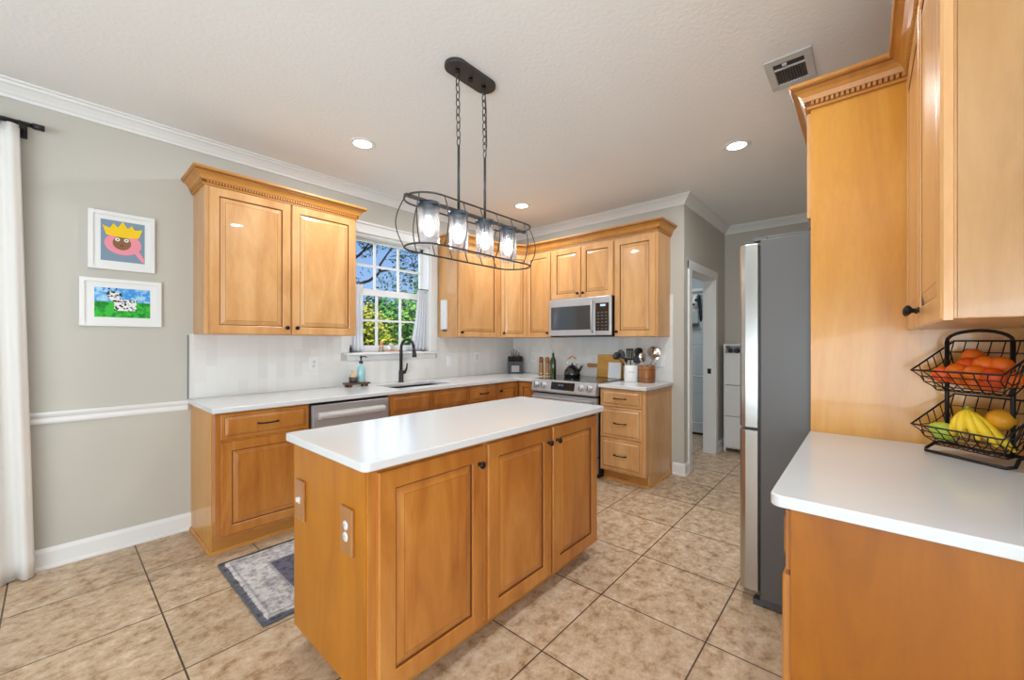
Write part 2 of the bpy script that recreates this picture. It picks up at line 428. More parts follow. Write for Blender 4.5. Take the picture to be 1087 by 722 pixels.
# room crown moulding, baseboards, chair rail
RC = [(0, -.085), (.010, -.085), (.013, -.07), (.02, -.064), (.03, -.05), (.05, -.03), (.062, -.024), (.066, -.012), (.08, -.01), (.08, 0), (0, 0)]
struct('trim_1', sweep(BM(), [(XC, YE), (XC, YD), (XB, YD), (XB, YA), (-3.0, YA)], shift(RC, CH)), TRIM)
BB = [(0, 0), (.022, 0), (.022, .012), (.015, .02), (.015, .095), (.011, .105), (.006, .115), (0, .118)]
struct('baseboard_left', sweep(BM(), [(.645, YA), (-3.0, YA)], BB), TRIM)
struct('baseboard_far', sweep(BM(), [(DX0-.085, YD), (XB, YD), (XB, 1.46)], BB), TRIM)
struct('baseboard_hall', sweep(BM(), [(XC, YE), (XC, YD), (DX1+.07, YD)], BB), TRIM)
CRL = [(0, .838), (.010, .838), (.014, .85), (.012, .872), (.022, .884), (.026, .896), (.02, .906), (0, .906)]
struct('trim_2', sweep(BM(), [(.624, YA), (-3.0, YA)], CRL), TRIM)
# laundry doorway: jambs and casing
bm = BM()
box(bm, DX0, DX0+.018, YD-.002, YD+.122, 0, DZ); box(bm, DX1-.018, DX1, YD-.002, YD+.122, 0, DZ); box(bm, DX0, DX1, YD-.002, YD+.122, DZ-.018, DZ)
for x0, x1 in ((DX0-.085, DX0+.006), (DX1-.006, DX1+.07)): box(bm, x0, x1, YD-.02, YD, 0, DZ+.085)
box(bm, DX0-.085, DX1+.07, YD-.0205, YD, DZ-.006, DZ+.086)
dt = struct('door_1', bm, TRIM, bevel=.004)
obj('strike_plate', box(BM(), DX1-.021, DX1-.018, YD+.03, YD+.07, .94, 1.0), BLACK, dt)
# backsplash
bm = BM(); box(bm, .627, 1.716, YA-.008, YA, .915, 1.37); box(bm, 1.716, 2.799, YA-.008, YA, .915, 1.141); box(bm, 2.799, XB-.008, YA-.008, YA, .915, 1.37)
struct('trim_3', bm, SPL_A)
struct('trim_4', box(BM(), XB-.008, XB, 1.455, YA-.008, .915, 1.79), SPL_B)
struct('trim_5', box(BM(), .621, .628, YA-.012, YA, .915, 1.362), base('dark_tile_edge', L((120, 122, 122)), .4))

# ------------------------------------------------------------------ sink window
bm = BM()
for x0, x1 in ((WX0-.085, WX0+.004), (WX1-.004, WX1+.085)): box(bm, x0, x1, YA-.02, YA, WZ0, WZ1+.085)
box(bm, WX0-.085, WX1+.085, YA-.021, YA, WZ1-.004, WZ1+.085)
box(bm, WX0-.1, WX1+.1, YA-.034, YA, WZ1+.08, WZ1+.1)
win = struct('window_1', bm, TRIM, bevel=.003)
bm = BM()
box(bm, WX0, WX0+.02, YA, YA+.15, WZ0, WZ1); box(bm, WX1-.02, WX1, YA, YA+.15, WZ0, WZ1); box(bm, WX0, WX1, YA, YA+.15, WZ1-.02, WZ1)
obj('window_jamb', bm, TRIM, win)
bm = BM(); box(bm, 1.755, 2.795, YA-.045, YA+.15, WZ0-.025, WZ0); obj('window_sill', bm, TRIM, win, bevel=.006)
bm = BM(); box(bm, 1.775, 2.775, YA-.018, YA, WZ0-.075, WZ0-.025); obj('window_apron', bm, TRIM, win, bevel=.005)
def sash(name, z0, z1, y, rail):
    bm = BM(); x0, x1 = WX0+.02, WX1-.02; s = .035; t = .035
    box(bm, x0, x0+s, y, y+t, z0, z1); box(bm, x1-s, x1, y, y+t, z0, z1)
    box(bm, x0, x1, y, y+t, z0, z0+rail[0]); box(bm, x0, x1, y, y+t, z1-rail[1], z1)
    gx0, gx1, gz0, gz1 = x0+s, x1-s, z0+rail[0], z1-rail[1]
    for k in (1, 2):
        xm = gx0+(gx1-gx0)*k/3; box(bm, xm-.010, xm+.010, y+.006, y+t-.006, gz0, gz1)
    zm = (gz0+gz1)/2; box(bm, gx0, gx1, y+.0055, y+t-.0055, zm-.010, zm+.010)
    o = obj(name, bm, TRIM, win)
    obj('pane', box(BM(), gx0, gx1, y+.015, y+.019, gz0, gz1), PANE, o)
sash('upper_sash', 1.785, WZ1-.018, YA+.105, (.05, .03))
sash('lower_sash', WZ0, 1.825, YA+.068, (.065, .055))

# ------------------------------------------------------------------ window wall: base run
def carcass(root, x0, x1, y0, y1, z0, z1, mat=WOOD, toe=None):
    """plain carcass with face frame; toe = box of the recessed plinth"""
    obj('cabinet_body', box(BM(), x0, x1, y0, y1, z0, z1), mat, root, bevel=.002)
    if toe: obj('toe_kick', box(BM(), *toe), WOODX, root)
BT = .883     # top of the base carcasses
FA = 2.95     # face of the base carcasses on the window wall
def base_a(x0, x1, label, name='base_cabinet', body_top=BT):
    r = thing(name, label, 'cabinet', ((x0+x1)/2, (FA+YA)/2, 0), 'base cabinets along the window wall')
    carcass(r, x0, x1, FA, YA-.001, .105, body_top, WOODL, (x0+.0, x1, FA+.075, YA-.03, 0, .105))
    return r
r = base_a(.645, 1.192, 'maple base cabinet with one drawer over one door, left end of the sink run')
obj('end_panel', box(BM(), .641, .645, FA+.075, YA-.001, 0, BT), WOODP, r)
obj('shoe_moulding', sweep(BM(), [(1.192, FA+.075), (.641, FA+.075), (.641, YA-.003)], [(0, 0), (.014, 0), (.012, .012), (.004, .02), (0, .02)]), WOODX, r)
front(r, '-y', (.672, FA), .715, .508, .155, 'drawer', 'pull'); front(r, '-y', (.672, FA), .13, .508, .57, 'door')
# dishwasher
r = thing('dishwasher', 'stainless steel dishwasher with a bar handle under the window wall worktop', 'dishwasher', (1.505, 3.25, 0))
obj('body', box(BM(), 1.197, 1.813, FA+.012, YA-.03, .1, .865), DARKGAP, r)
obj('kick_plate', box(BM(), 1.2, 1.81, FA+.06, FA+.08, 0, .1), BLACK, r)
obj('door', box(BM(), 1.206, 1.806, FA-.022, FA+.012, .11, .862), STEEL, r, bevel=.005)
bm = BM(); prism(bm, [(1.245, FA-.022, .755), (1.245, FA-.052, .765), (1.245, FA-.058, .785), (1.245, FA-.052, .803), (1.245, FA-.022, .812)], (.52, 0, 0))
obj('handle', bm, base('pale_steel', L((222, 221, 219)), .3, .5), r, bevel=.004)
# sink base
r = base_a(1.818, 2.70, 'maple sink base with two false drawer fronts below the faucet', body_top=.70)
obj('face_rail', box(BM(), 1.818, 2.70, FA, FA+.022, .70, BT), WOODL, r)
for x in (1.832, 2.268): front(r, '-y', (x, FA), .715, .418, .155, 'drawer', None, 'false_front')
for x, h in ((1.832, 'righttop'), (2.268, 'lefttop')): front(r, '-y', (x, FA), .13, .418, .57, 'door', h)
r = base_a(2.702, 3.098, 'narrow maple drawer base to the right of the sink base')
front(r, '-y', (2.716, FA), .715, .37, .155, 'drawer', 'pull'); front(r, '-y', (2.716, FA), .13, .37, .57, 'door', 'lefttop')
# corner base with a folding pair of doors
FB = 3.46     # face of the base carcasses on the range wall
r = thing('corner_base_cabinet', 'maple corner base cabinet with a hinged pair of doors beside the range', 'cabinet', (3.75, 3.2, 0), 'base cabinets along the window wall')
xs = [3.10, FB, XB-.001]; ys = [2.705, FA, YA-.001]
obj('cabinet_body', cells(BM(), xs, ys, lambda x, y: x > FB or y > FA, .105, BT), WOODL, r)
obj('toe_kick', cells(BM(), [3.10, FB+.075, XB-.03], [2.705, FA+.075, YA-.03], lambda x, y: x > FB+.07 or y > FA+.07, 0, .105), WOODX, r)
front(r, '-y', (3.115, FA), .13, .325, .74, 'door', 'lefttop'); front(r, '-x', (FB, FA-.022), .13, .205, .74, 'door')
# drawer base right of the range
r = thing('drawer_base_cabinet', 'maple three drawer base cabinet at the right of the range', 'cabinet', (3.78, 1.69, 0))
carcass(r, FB, XB-.001, 1.475, 1.918, .105, BT, WOOD, (FB+.07, XB-.001, 1.481, 1.918, 0, .105))
obj('end_panel', box(BM(), FB+.07, XB-.001, 1.470, 1.4755, 0, BT), WOOD, r)
obj('end_stile', box(BM(), FB, FB+.07, 1.470, 1.4755, .105, BT), WOOD, r)
obj('shoe_moulding', sweep(BM(), [(XB-.001, 1.470), (FB+.07, 1.470), (FB+.07, 1.918)], [(0, 0), (.014, 0), (.012, .012), (.004, .02), (0, .02)]), WOODX, r)
for z, h in ((.715, .155), (.425, .275), (.125, .285)): front(r, '-x', (FB, 1.906), z, .40, h, 'drawer', 'pull')
# worktops
SX0, SX1, SY0, SY1 = 1.95, 2.58, 3.03, 3.40
xs = [.622, SX0, SX1, 3.415, XB-.009]; ys = [2.70, 2.905, SY0, SY1, YA-.009]
bm = cells(BM(), xs, ys, lambda x, y: (y > 2.905 or x > 3.415) and not (SX0 < x < SX1 and SY0 < y < SY1), .884, .915)
solo('worktop', bm, QUARTZ, 'white quartz worktop along the window wall with the sink cut into it', 'worktop', (2.3, 3.2, .884), 'white quartz worktops', bevel=.004)
bm = box(BM(), 3.415, XB-.009, 1.447, 1.922, .884, .915)
solo('worktop', bm, QUARTZ, 'short white quartz worktop to the right of the range holding the utensil crocks', 'worktop', (3.75, 1.68, .884), 'white quartz worktops', bevel=.004)
# sink and faucet
r = thing('sink', 'undermount steel sink set into the worktop below the window', 'sink', ((SX0+SX1)/2, 3.21, .70))
bm = BM(); t = .004
box(bm, SX0-.008, SX1+.008, SY0-.008, SY1+.008, .706, .71)
box(bm, SX0-.012, SX0-.008, SY0-.012, SY1+.012, .706, .8835); box(bm, SX1+.008, SX1+.012, SY0-.012, SY1+.012, .706, .8835)
box(bm, SX0-.012, SX1+.012, SY0-.012, SY0-.008, .706, .8835); box(bm, SX0-.012, SX1+.012, SY1+.008, SY1+.012, .706, .8835)
obj('basin', bm, base('sink_steel', L((120, 120, 120)), .3, .9), r)
obj('drain', lathe(BM(), [(0, 0), (.045, 0), (.045, .004), (.03, .002), (0, .001)], (2.26, 3.25, .7101)), CHROME, r)
r = thing('faucet', 'matte black gooseneck pull-down faucet behind the sink', 'faucet', (2.29, 3.485, .915))
FX, FY = 2.29, 3.485
obj('base', lathe(BM(), [(0, 0), (.03, 0), (.03, .006), (.024, .012), (.022, .10), (.019, .12), (0, .12)], (FX, FY, .915)), BLACK, r)
pts = [(FX, FY, 1.0), (FX, FY, 1.23)]
for k in range(0, 13):
    a = PI*k/12*.95; pts.append((FX+.03*(1-math.cos(a))/2, FY-.085*(1-math.cos(a)), 1.25+.09*math.sin(a)))
obj('spout', tube(BM(), pts, [.016]*2+[.0135]*13, 12), BLACK, r)
p = pts[-1]; obj('spray_head', lathe(BM(), [(0, 0), (.0135, 0), (.017, .03), (.021, .095), (.02, .1), (0, .1)], p, (0.03, -.12, -1)), BLACK, r)
bm = BM(); lathe(bm, [(0, 0), (.017, 0), (.017, .03), (0, .03)], (FX+.018, FY, 1.01), (1, 0, .1)); tube(bm, [(FX+.045, FY, 1.012), (FX+.062, FY-.005, 1.05), (FX+.064, FY-.01, 1.10)], [.013, .010, .007], 10)
obj('lever', bm, BLACK, r)

# ------------------------------------------------------------------ wall cabinets, window wall
UB0, UT = 1.365, 2.345
FU = 3.26
r = thing('wall_cabinet', 'two door maple wall cabinet with dentil crown, left of the window', 'cabinet', (1.177, 3.42, UB0), 'maple wall cabinets')
carcass(r, .655, 1.70, FU, YA-.001, UB0, UT+.02, WOOD)
front(r, '-y', (.677, FU), UB0+.003, .500, UT-UB0-.006, 'door', 'right'); front(r, '-y', (1.187, FU), UB0+.003, .498, UT-UB0-.006, 'door', 'left')
path = [(1.70, YA-.001), (1.70, FU), (.655, FU), (.655, YA-.001)]
obj('crown', sweep(BM(), path, shift(CROWN, UT+.002), dark=(3, 10)), [WOODX, GLAZE], r)
dentils(path, UT+.002, r)
# right of the window
r = thing('wall_cabinet', 'single door maple wall cabinet to the right of the window', 'cabinet', (3.15, 3.42, UB0), 'maple wall cabinets')
carcass(r, 2.825, 3.498, FU, YA-.001, UB0, UT+.02, WOOD)
front(r, '-y', (2.838, FU), UB0+.003, .60, UT-UB0-.006, 'door', 'left')
FW = 3.77
r = thing('wall_cabinet', 'angled maple corner wall cabinet with one narrow door', 'cabinet', (3.85, 3.35, UB0), 'maple wall cabinets')
cx0, cy0, cx1, cy1 = 3.502, FU+.005, FW, 3.078
bm = prism(BM(), [(cx0, YA-.001, UB0), (cx0, cy0, UB0), (cx1, cy1, UB0), (XB-.001, cy1, UB0), (XB-.001, YA-.001, UB0)], (0, 0, UT+.02-UB0))
obj('cabinet_body', bm, WOOD, r)
dv = Vector((cx1-cx0, cy1-cy0, 0)); dl = dv.length; du = dv.normalized(); dn = du.cross(Zv)
front(r, (du, dn), (cx0+du.x*.006, cy0+du.y*.006), UB0+.003, dl-.012, UT-UB0-.006, 'door', 'left', st=.045)
# range wall
def wall_b(y0, y1, z0, label):
    r = thing('wall_cabinet', label, 'cabinet', (3.93, (y0+y1)/2, z0), 'maple wall cabinets')
    carcass(r, FW, XB-.001, y0, y1, z0, UT+.02, WOOD); return r
r = wall_b(2.702, 3.076, UB0, 'narrow maple wall cabinet just left of the microwave')
front(r, '-x', (FW, 3.066), UB0+.003, .345, UT-UB0-.006, 'door', 'right')
r = wall_b(1.93, 2.70, 1.786, 'short two door maple wall cabinet above the microwave')
front(r, '-x', (FW, 2.690), 1.79, .372, UT-1.793, 'door', 'right'); front(r, '-x', (FW, 2.310), 1.79, .372, UT-1.793, 'door', 'left')
r = wall_b(1.483, 1.928, UB0, 'tall single door maple wall cabinet at the right of the microwave')
front(r, '-x', (FW, 1.92), UB0+.003, .415, UT-UB0-.006, 'door', 'left')
path = [(XB-.001, 1.483), (FW, 1.483), (FW, 3.078), (3.502, FU), (2.825, FU), (2.825, YA-.001)]
r = thing('cabinet_crown', 'maple crown moulding running over the wall cabinets around the range corner', 'moulding', (3.77, 2.3, UT))
obj('crown', sweep(BM(), path, shift(CROWN, UT+.022), dark=(3, 10)), [WOODX, GLAZE], r)
dentils(path, UT+.022, r)

# ------------------------------------------------------------------ microwave
r = thing('microwave', 'stainless over-the-range microwave under the short wall cabinet', 'microwave', (3.88, 2.315, 1.37))
my0, my1, mz0, mz1, mx = 1.932, 2.698, 1.37, 1.785, 3.70
obj('body', box(BM(), mx+.03, XB-.009, my0+.002, my1-.002, mz0, mz1), BLACK, r)
yk = my0+.185
obj('door', box(BM(), mx, mx+.03, yk, my1, mz0+.012, mz1), STEEL, r, bevel=.006)
obj('window', box(BM(), mx-.003, mx+.004, yk+.045, my1-.03, mz0+.075, mz1-.085), GLASSD, r, bevel=.002)
obj('handle', tube(BM(), [(mx, yk+.022, mz0+.05), (mx-.03, yk+.022, mz0+.065), (mx-.034, yk+.022, mz0+.2), (mx-.03, yk+.022, mz1-.055), (mx, yk+.022, mz1-.04)], .010, 10), STEEL, r)
obj('control_panel', box(BM(), mx, mx+.03, my0, yk-.002, mz0+.012, mz1), STEEL, r, bevel=.006)
cp = obj('keypad', box(BM(), mx-.002, mx+.003, my0+.025, yk-.012, mz0+.06, mz1-.07), BLACKG, r)
KEYM = base('key_grey', (.10, .10, .11), .5)
for i in range(3):
    for j in range(6): obj('button', box(BM(), mx-.003, mx-.0018, my0+.04+i*.045, my0+.065+i*.045, mz0+.075+j*.033, mz0+.087+j*.033), KEYM, cp)
obj('display', box(BM(), mx-.003, mx-.0018, my0+.06, my0+.12, mz1-.105, mz1-.085), base('clock_digits', (.2, .3, .4), .4, emit=((.5, .75, 1), .7)), cp)

# ------------------------------------------------------------------ range
r = thing('range', 'stainless slide-in electric range with front knobs and a black glass cooktop', 'range', (3.75, 2.31, 0))
ry0, ry1 = 1.927, 2.693
obj('body', box(BM(), 3.455, 4.06, ry0, ry1, .03, .905), BLACK, r)
obj('cooktop', box(BM(), 3.43, 4.07, ry0-.012+.008, ry1+.004, .9155, .924), BLACKG, r, bevel=.003)
bm = BM()
prism(bm, [(3.475, ry0, .922), (3.44, ry0, .924), (3.395, ry0, .915), (3.372, ry0, .81), (3.378, ry0, .795), (3.475, ry0, .795)], (0, ry1-ry0, 0))
cp = obj('control_panel', bm, STEEL, r, bevel=.003)
pn = Vector((-.105, 0, .023)).normalized()
pc = lambda y, f: Vector((3.372+.023*f, y, .81+.105*f))
def slab(y0, y1, f0, f1, d):
    a, b2, c, d2 = pc(y1, f0), pc(y0, f0), pc(y0, f1), pc(y1, f1)
    return prism(BM(), [a-pn*.001, b2-pn*.001, c-pn*.001, d2-pn*.001], pn*(d+.001))
KNOBM = base('knob_steel', L((196, 198, 202)), .3, .5)
cp2 = obj('display', slab(2.16, 2.44, .18, .9, .003), BLACKG, cp)
bm = BM()
for yy in (2.29, 2.305, 2.325, 2.34):
    a = pc(yy, .55); box(bm, a.x-.0055, a.x-.0035, yy, yy+.009, a.z, a.z+.02)
obj('digits', bm, base('blue_digits', (.08, .14, .24), .4, emit=((.4, .6, 1), .12)), cp)
for y in (1.995, 2.085, 2.54, 2.63):
    kb = obj('knob', lathe(BM(), [(0, 0), (.033, 0), (.033, .006), (.026, .008), (.024, .03), (.02, .034), (0, .034)], pc(y, .52), pn, 24), KNOBM, cp)
    c0 = pc(y, .52)+pn*.034; q = BM(); box(q, c0.x-.004, c0.x+.004, c0.y-.004, c0.y+.004, c0.z-.022, c0.z+.022); obj('knob_grip', q, STEELD, kb)
obj('oven_door', box(BM(), 3.40, 3.455, ry0+.004, ry1-.004, .21, .775), STEEL, r, bevel=.006)
obj('oven_window', box(BM(), 3.397, 3.404, ry0+.12, ry1-.12, .33, .62), GLASSD, r)
bm = BM(); box(bm, 3.345, 3.368, ry0+.03, ry1-.03, .715, .755); box(bm, 3.36, 3.41, ry0+.04, ry0+.07, .72, .75); box(bm, 3.36, 3.41, ry1-.07, ry1-.04, .72, .75)
obj('handle', bm, STEEL, r, bevel=.007)
obj('storage_drawer', box(BM(), 3.41, 3.455, ry0+.004, ry1-.004, .045, .20), STEEL, r, bevel=.005)
for x in (3.5, 4.0):
    for y in (ry0+.05, ry1-.05): obj('foot', lathe(BM(), [(0, 0), (.018, 0), (.018, .03), (0, .03)], (x, y, 0), seg=10), BLACK, r)
rg = base('burner_mark', (.05, .05, .055), .2)
for x, y, q in ((3.58, 2.13, .10), (3.58, 2.50, .085), (3.87, 2.13, .075), (3.87, 2.50, .09)):
    obj('burner_ring', lathe(BM(), [(q-.003, .0), (q-.003, .0006), (q, .0006), (q, 0)], (x, y, .9238), seg=40), rg, r)

# ------------------------------------------------------------------ island
IX0, IX1, IY0, IY1 = .695, 2.225, 1.265, 1.875
r = thing('kitchen_island', 'maple kitchen island with three raised panel doors in the middle of the room', 'island', (1.46, 1.57, 0))
IB = .085
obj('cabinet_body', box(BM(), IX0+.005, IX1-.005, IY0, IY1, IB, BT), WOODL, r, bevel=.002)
obj('end_panel', box(BM(), IX0-.001, IX0+.006, IY0+.004, IY1-.001, IB, BT), WOODE, r, bevel=.001)
obj('end_panel', box(BM(), IX1-.006, IX1+.001, IY0+.004, IY1-.001, IB, BT), WOODE, r, bevel=.001)
obj('toe_kick', box(BM(), IX0+.07, IX1-.07, IY0+.075, IY1-.06, 0, IB), WOODE, r)
obj('shoe_moulding', sweep(BM(), [(IX1-.07, IY0+.075), (IX0+.07, IY0+.075), (IX0+.07, IY1-.06)][::1], [(0, 0), (.012, 0), (.01, .01), (.003, .017), (0, .017)]), WOODX, r)
dx = [(.733, .500, 'righttop'), (1.262, .468, 'righttop'), (1.748, .462, 'lefttop')]
for x, wd, hw in dx: front(r, '-y', (x, IY0), IB+.004, wd, .86-IB, 'door', hw, st=.068)
bm = slab_round(BM(), .665, 2.265, 1.222, 1.905, .884, .915, (.025, .025, .025, .025))
solo('worktop', bm, QUARTZ, 'white quartz top of the kitchen island with rounded corners', 'worktop', (1.46, 1.56, .884), 'white quartz worktops')
# socket plates on the island end
def cover(name, c, face, mat, label, cat, group, kindp='outlet', w=.075, h=.12, t=.006):
    u, n = FACE[face]; c = Vector(c); r = thing(name, label, cat, c, group)
    def B(du0, du1, z0, z1, d0, d1):
        p = [c+u*du0+Zv*z0+n*d0, c+u*du1+Zv*z0+n*d0, c+u*du1+Zv*z1+n*d0, c+u*du0+Zv*z1+n*d0]
        return prism(BM(), p, n*(d1-d0))
    obj('cover_plate', B(-w/2, w/2, -h/2, h/2, 0, t), mat, r, bevel=.002 if w < .085 else .004)
    ivory = WHITEP
    if kindp == 'outlet':
        for s in (-1, 1):
            sk = obj('socket', lathe(BM(), [(0, 0), (.017, 0), (.017, .002), (0, .0022)], c+Zv*s*.02+n*t, n, 20), ivory, r)
            for q in (-1, 1): obj('slot', B(q*.006-.0012, q*.006+.0012, s*.02-.003, s*.02+.006, t+.002, t+.0027), BLACK, sk)
    elif kindp == 'switch':
        obj('toggle', B(-.005, .005, -.004, .014, t, t+.012), ivory, r)
        obj('toggle_slot', B(-.007, .007, -.014, .014, t, t+.001), ivory, r)
    else:
        obj('rocker', B(-.017, .017, -.033, .033, t, t+.003), ivory, r, bevel=.001)
    return r
WPL = wood('oak_cover_plate', L((150, 98, 52)), L((168, 114, 66)), L((182, 130, 82)), coat=.05)
cover('light_switch', (IX0-.001, 1.792, .647), '-x', WPL, 'wooden switch plate near the back edge of the island end panel', 'switch', 'wooden plates on the island end', 'switch', .085, .165, .011)
cover('wall_outlet', (IX0-.001, 1.385, .643), '-x', WPL, 'wooden double outlet plate near the front edge of the island end panel', 'outlet', 'wooden plates on the island end', 'outlet', .088, .165, .011)
cover('wall_outlet', (1.475, YA-.008, 1.125), '-y', WHITEP, 'white outlet on the tiled splash under the left wall cabinet', 'outlet', 'white plates on the splash tiles')
cover('light_switch', (2.975, YA-.008, 1.10), '-y', WHITEP, 'white switch plate on the tiles right of the sink window', 'switch', 'white plates on the splash tiles', 'rocker')
cover('wall_outlet', (3.40, YA-.008, 1.13), '-y', WHITEP, 'white outlet on the splash tiles near the corner by the knife block', 'outlet', 'white plates on the splash tiles')
cover('wall_outlet', (XB-.008, 3.22, 1.12), '-x', WHITEP, 'white outlet on the range wall tiles right of the knife block', 'outlet', 'white plates on the splash tiles')
cover('wall_outlet', (XB-.008, 1.575, 1.12), '-x', WHITEP, 'white outlet plate beside the copper crock at the right end of the tiles', 'outlet', 'white plates on the splash tiles', 'rocker', .08, .12)

# ------------------------------------------------------------------ right run: base, worktop, tall panel, fridge surround
PX = 2.235
r = thing('base_cabinet', 'maple base cabinet with a plain orange end panel in the right foreground', 'cabinet', (1.75, -.15, 0))
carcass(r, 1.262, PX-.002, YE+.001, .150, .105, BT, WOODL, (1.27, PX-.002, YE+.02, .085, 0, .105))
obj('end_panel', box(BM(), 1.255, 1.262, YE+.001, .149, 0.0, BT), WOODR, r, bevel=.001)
for x in (1.735, 2.225):
    front(r, '+y', (x, .150), .715, .462, .155, 'drawer'); front(r, '+y', (x, .150), .13, .462, .57, 'door')
bm = slab_round(BM(), 1.237, PX-.001, YE+.001, .193, .884, .915, (.003, .003, .003, .028))
solo('worktop', bm, QUARTZ, 'white quartz worktop in the right foreground under the fruit basket', 'worktop', (1.7, -.1, .884), 'white quartz worktops')
r = thing('fridge_surround', 'tall maple fridge surround panel with an over-fridge cabinet', 'cabinet', (2.7, -.13, 0))
obj('side_panel', box(BM(), PX, PX+.02, YE+.001, .190, 0, UT+.02), WOODP, r, bevel=.001)
obj('side_panel', box(BM(), 3.235, 3.255, YE+.001, .190, 0, UT+.02), WOODP, r, bevel=.001)
obj('cabinet_body', box(BM(), PX+.02, 3.235, YE+.001, .185, 1.865, UT+.02), WOOD, r)
for x in (3.24, 2.742): front(r, '+y', (x, .186), 1.87, .49, UT-1.875, 'door', 'right' if x > 3 else 'left')
r = thing('wall_cabinet', 'two door maple wall cabinet above the fruit basket in the right foreground', 'cabinet', (1.74, -.28, UB0), 'maple wall cabinets')
FR = -.135
carcass(r, 1.245, PX-.001, YE+.001, FR, 1.36, UT+.02, WOOD)
obj('end_panel', box(BM(), 1.24, 1.245, YE+.001, FR-.006, 1.362, UT+.02), base('x', (0, 0, 0)) if 0 else wood('pale_maple_veneer', L((166, 118, 64)), L((180, 133, 78)), L((191, 146, 92))), r)
front(r, '+y', (1.737, FR), 1.357, .495, UT-1.36, 'door', 'left'); front(r, '+y', (2.232, FR), 1.357, .49, UT-1.36, 'door', 'right')
path = [(1.24, YE+.001), (1.24, FR+.002), (PX, FR+.002), (PX, .192), (3.255, .192)]
r = thing('cabinet_crown', 'maple dentil crown moulding over the right wall cabinet and fridge panel', 'moulding', (2.235, 0, UT))
obj('crown', sweep(BM(), path, shift(CROWN, UT+.002), dark=(3, 10)), [WOODX, GLAZE], r)
dentils(path, UT+.002, r)

# ------------------------------------------------------------------ fridge
r = thing('fridge', 'stainless bottom-freezer fridge with grey sides beyond the tall maple panel', 'fridge', (2.75, 0, 0))
fx0, fx1 = 2.30, 3.20
obj('body', box(BM(), fx0, fx1, -.42, .395, .045, 1.815), STEELD, r, bevel=.004)
def fdoor(name, z0, z1, x0, x1):
    bm = BM()
    a = [(x0, .405), (x0, .46), (x0+.006, .478), (x0+.02, .488), (x0+.09, .497), ((x0+x1)/2, .502), (x1-.09, .497), (x1-.02, .488), (x1-.006, .478), (x1, .46), (x1, .405)]
    prism(bm, [(x, y, z0) for x, y in a], (0, 0, z1-z0))
    return obj(name, bm, STEELS, r, bevel=.003)
fdoor('fridge_door', .885, 1.80, fx0, 2.748); fdoor('fridge_door', .885, 1.80, 2.752, fx1); fdoor('freezer_drawer', .075, .872, fx0, fx1)
obj('door_gasket', box(BM(), fx0+.008, fx1-.008, .394, .406, .08, 1.79), BLACK, r)
bm = BM(); box(bm, fx0+.01, fx1-.01, .36, .44, .872, .885); obj('hinge_plate', bm, BLACK, r)
for x in (fx0+.045, fx1-.045):
    bm = BM(); lathe(bm, [(0, 0), (.022, 0), (.022, .018), (0, .018)], (x, .435, 1.80)); box(bm, x-.03, x+.03, .37, .43, 1.815, 1.83)
    obj('hinge', bm, base('hinge_grey', (.12, .12, .125), .4), r)
obj('top_cover', box(BM(), fx0+.03, fx1-.03, .1, .39, 1.815, 1.835), STEELD, r, bevel=.004)
bm = BM(); box(bm, fx0+.01, fx1-.01, .30, .40, .012, .06); box(bm, fx0+.015, fx0+.06, .38, .43, .0, .03); box(bm, fx1-.06, fx1-.015, .38, .43, .0, .03)
obj('toe_grille', bm, base('grille_grey', (.08, .08, .085), .5), r)
obj('wheel', lathe(BM(), [(0, -.012), (.022, -.012), (.022, .012), (0, .012)], (fx0+.06, -.3, .022), (1, 0, 0)), BLACK, r)

# ------------------------------------------------------------------ hall: shoe cabinet, laundry
r = thing('shoe_cabinet', 'slim white shoe cabinet with flip-down fronts beyond the fridge', 'cabinet', (5.46, .95, 0))
sy0, sy1 = .66, 1.30; sx = 5.345
bm = BM()
box(bm, sx, XC-.002, sy1-.02, sy1, 0, 1.29); box(bm, sx, XC-.002, sy0, sy0+.02, 0, 1.29); box(bm, sx-.008, XC-.002, sy0-.004, sy1+.004, 1.27, 1.29)
box(bm, XC-.02, XC-.002, sy0, sy1, .05, 1.28); box(bm, sx+.01, XC-.002, sy0+.02, sy1-.02, 1.165, 1.18); box(bm, sx+.01, XC-.002, sy0+.02, sy1-.02, .04, .055)
obj('cabinet_body', bm, WHITEP, r)
for z0, z1 in ((.06, .425), (.432, .797), (.804, 1.165)):
    d = obj('flap_door', box(BM(), sx-.014, sx+.006, sy0+.022, sy1-.022, z0, z1), WHITEP, r, bevel=.002)
    obj('pull', box(BM(), sx-.018, sx-.013, .95, 1.01, z1-.05, z1-.04), STEELD, d)
bm = BM(); ball(bm, (5.45, 1.18, 1.21), .03, 1, 1.2, 1); ball(bm, (5.45, 1.25, 1.207), .026)
solo('trinket', bm, base('dark_trinket', (.05, .05, .055), .5), 'dark trinket in the open niche of the white shoe cabinet', 'ornament', (5.45, 1.2, 1.18))
ld = BM(); box(ld, 6.03, 6.06, 1.52, 2.34, .035, 2.06)
d2 = struct('door_2', ld, base('laundry_door_paint', L((206, 214, 218)), .4))
bm = BM()
for z0, z1 in ((.16, .62), (.82, 1.30), (1.46, 1.95)):
    for y0, y1 in ((1.60, 1.89), (1.97, 2.26)):
        b4 = panel_bm((6.03, y1, z0), *FACE['-x'], y1-y0, z1-z0, [(0, 0, 0), (0, .006, 0), (.012, .008, 0), (.02, .002, 0), (.05, .005, 0)])
        me = bpy.data.meshes.new('t'); b4.to_mesh(me); b4.free(); bm.from_mesh(me); bpy.data.meshes.remove(me)
obj('door_panels', bm, MATS['laundry_door_paint'], d2)
struct('laundry_gap_shade', box(BM(), 6.04, 6.06, YD+.13, YA, 0, .03), DARKGAP)  # dark strip painted in for the shaded gap under the laundry door
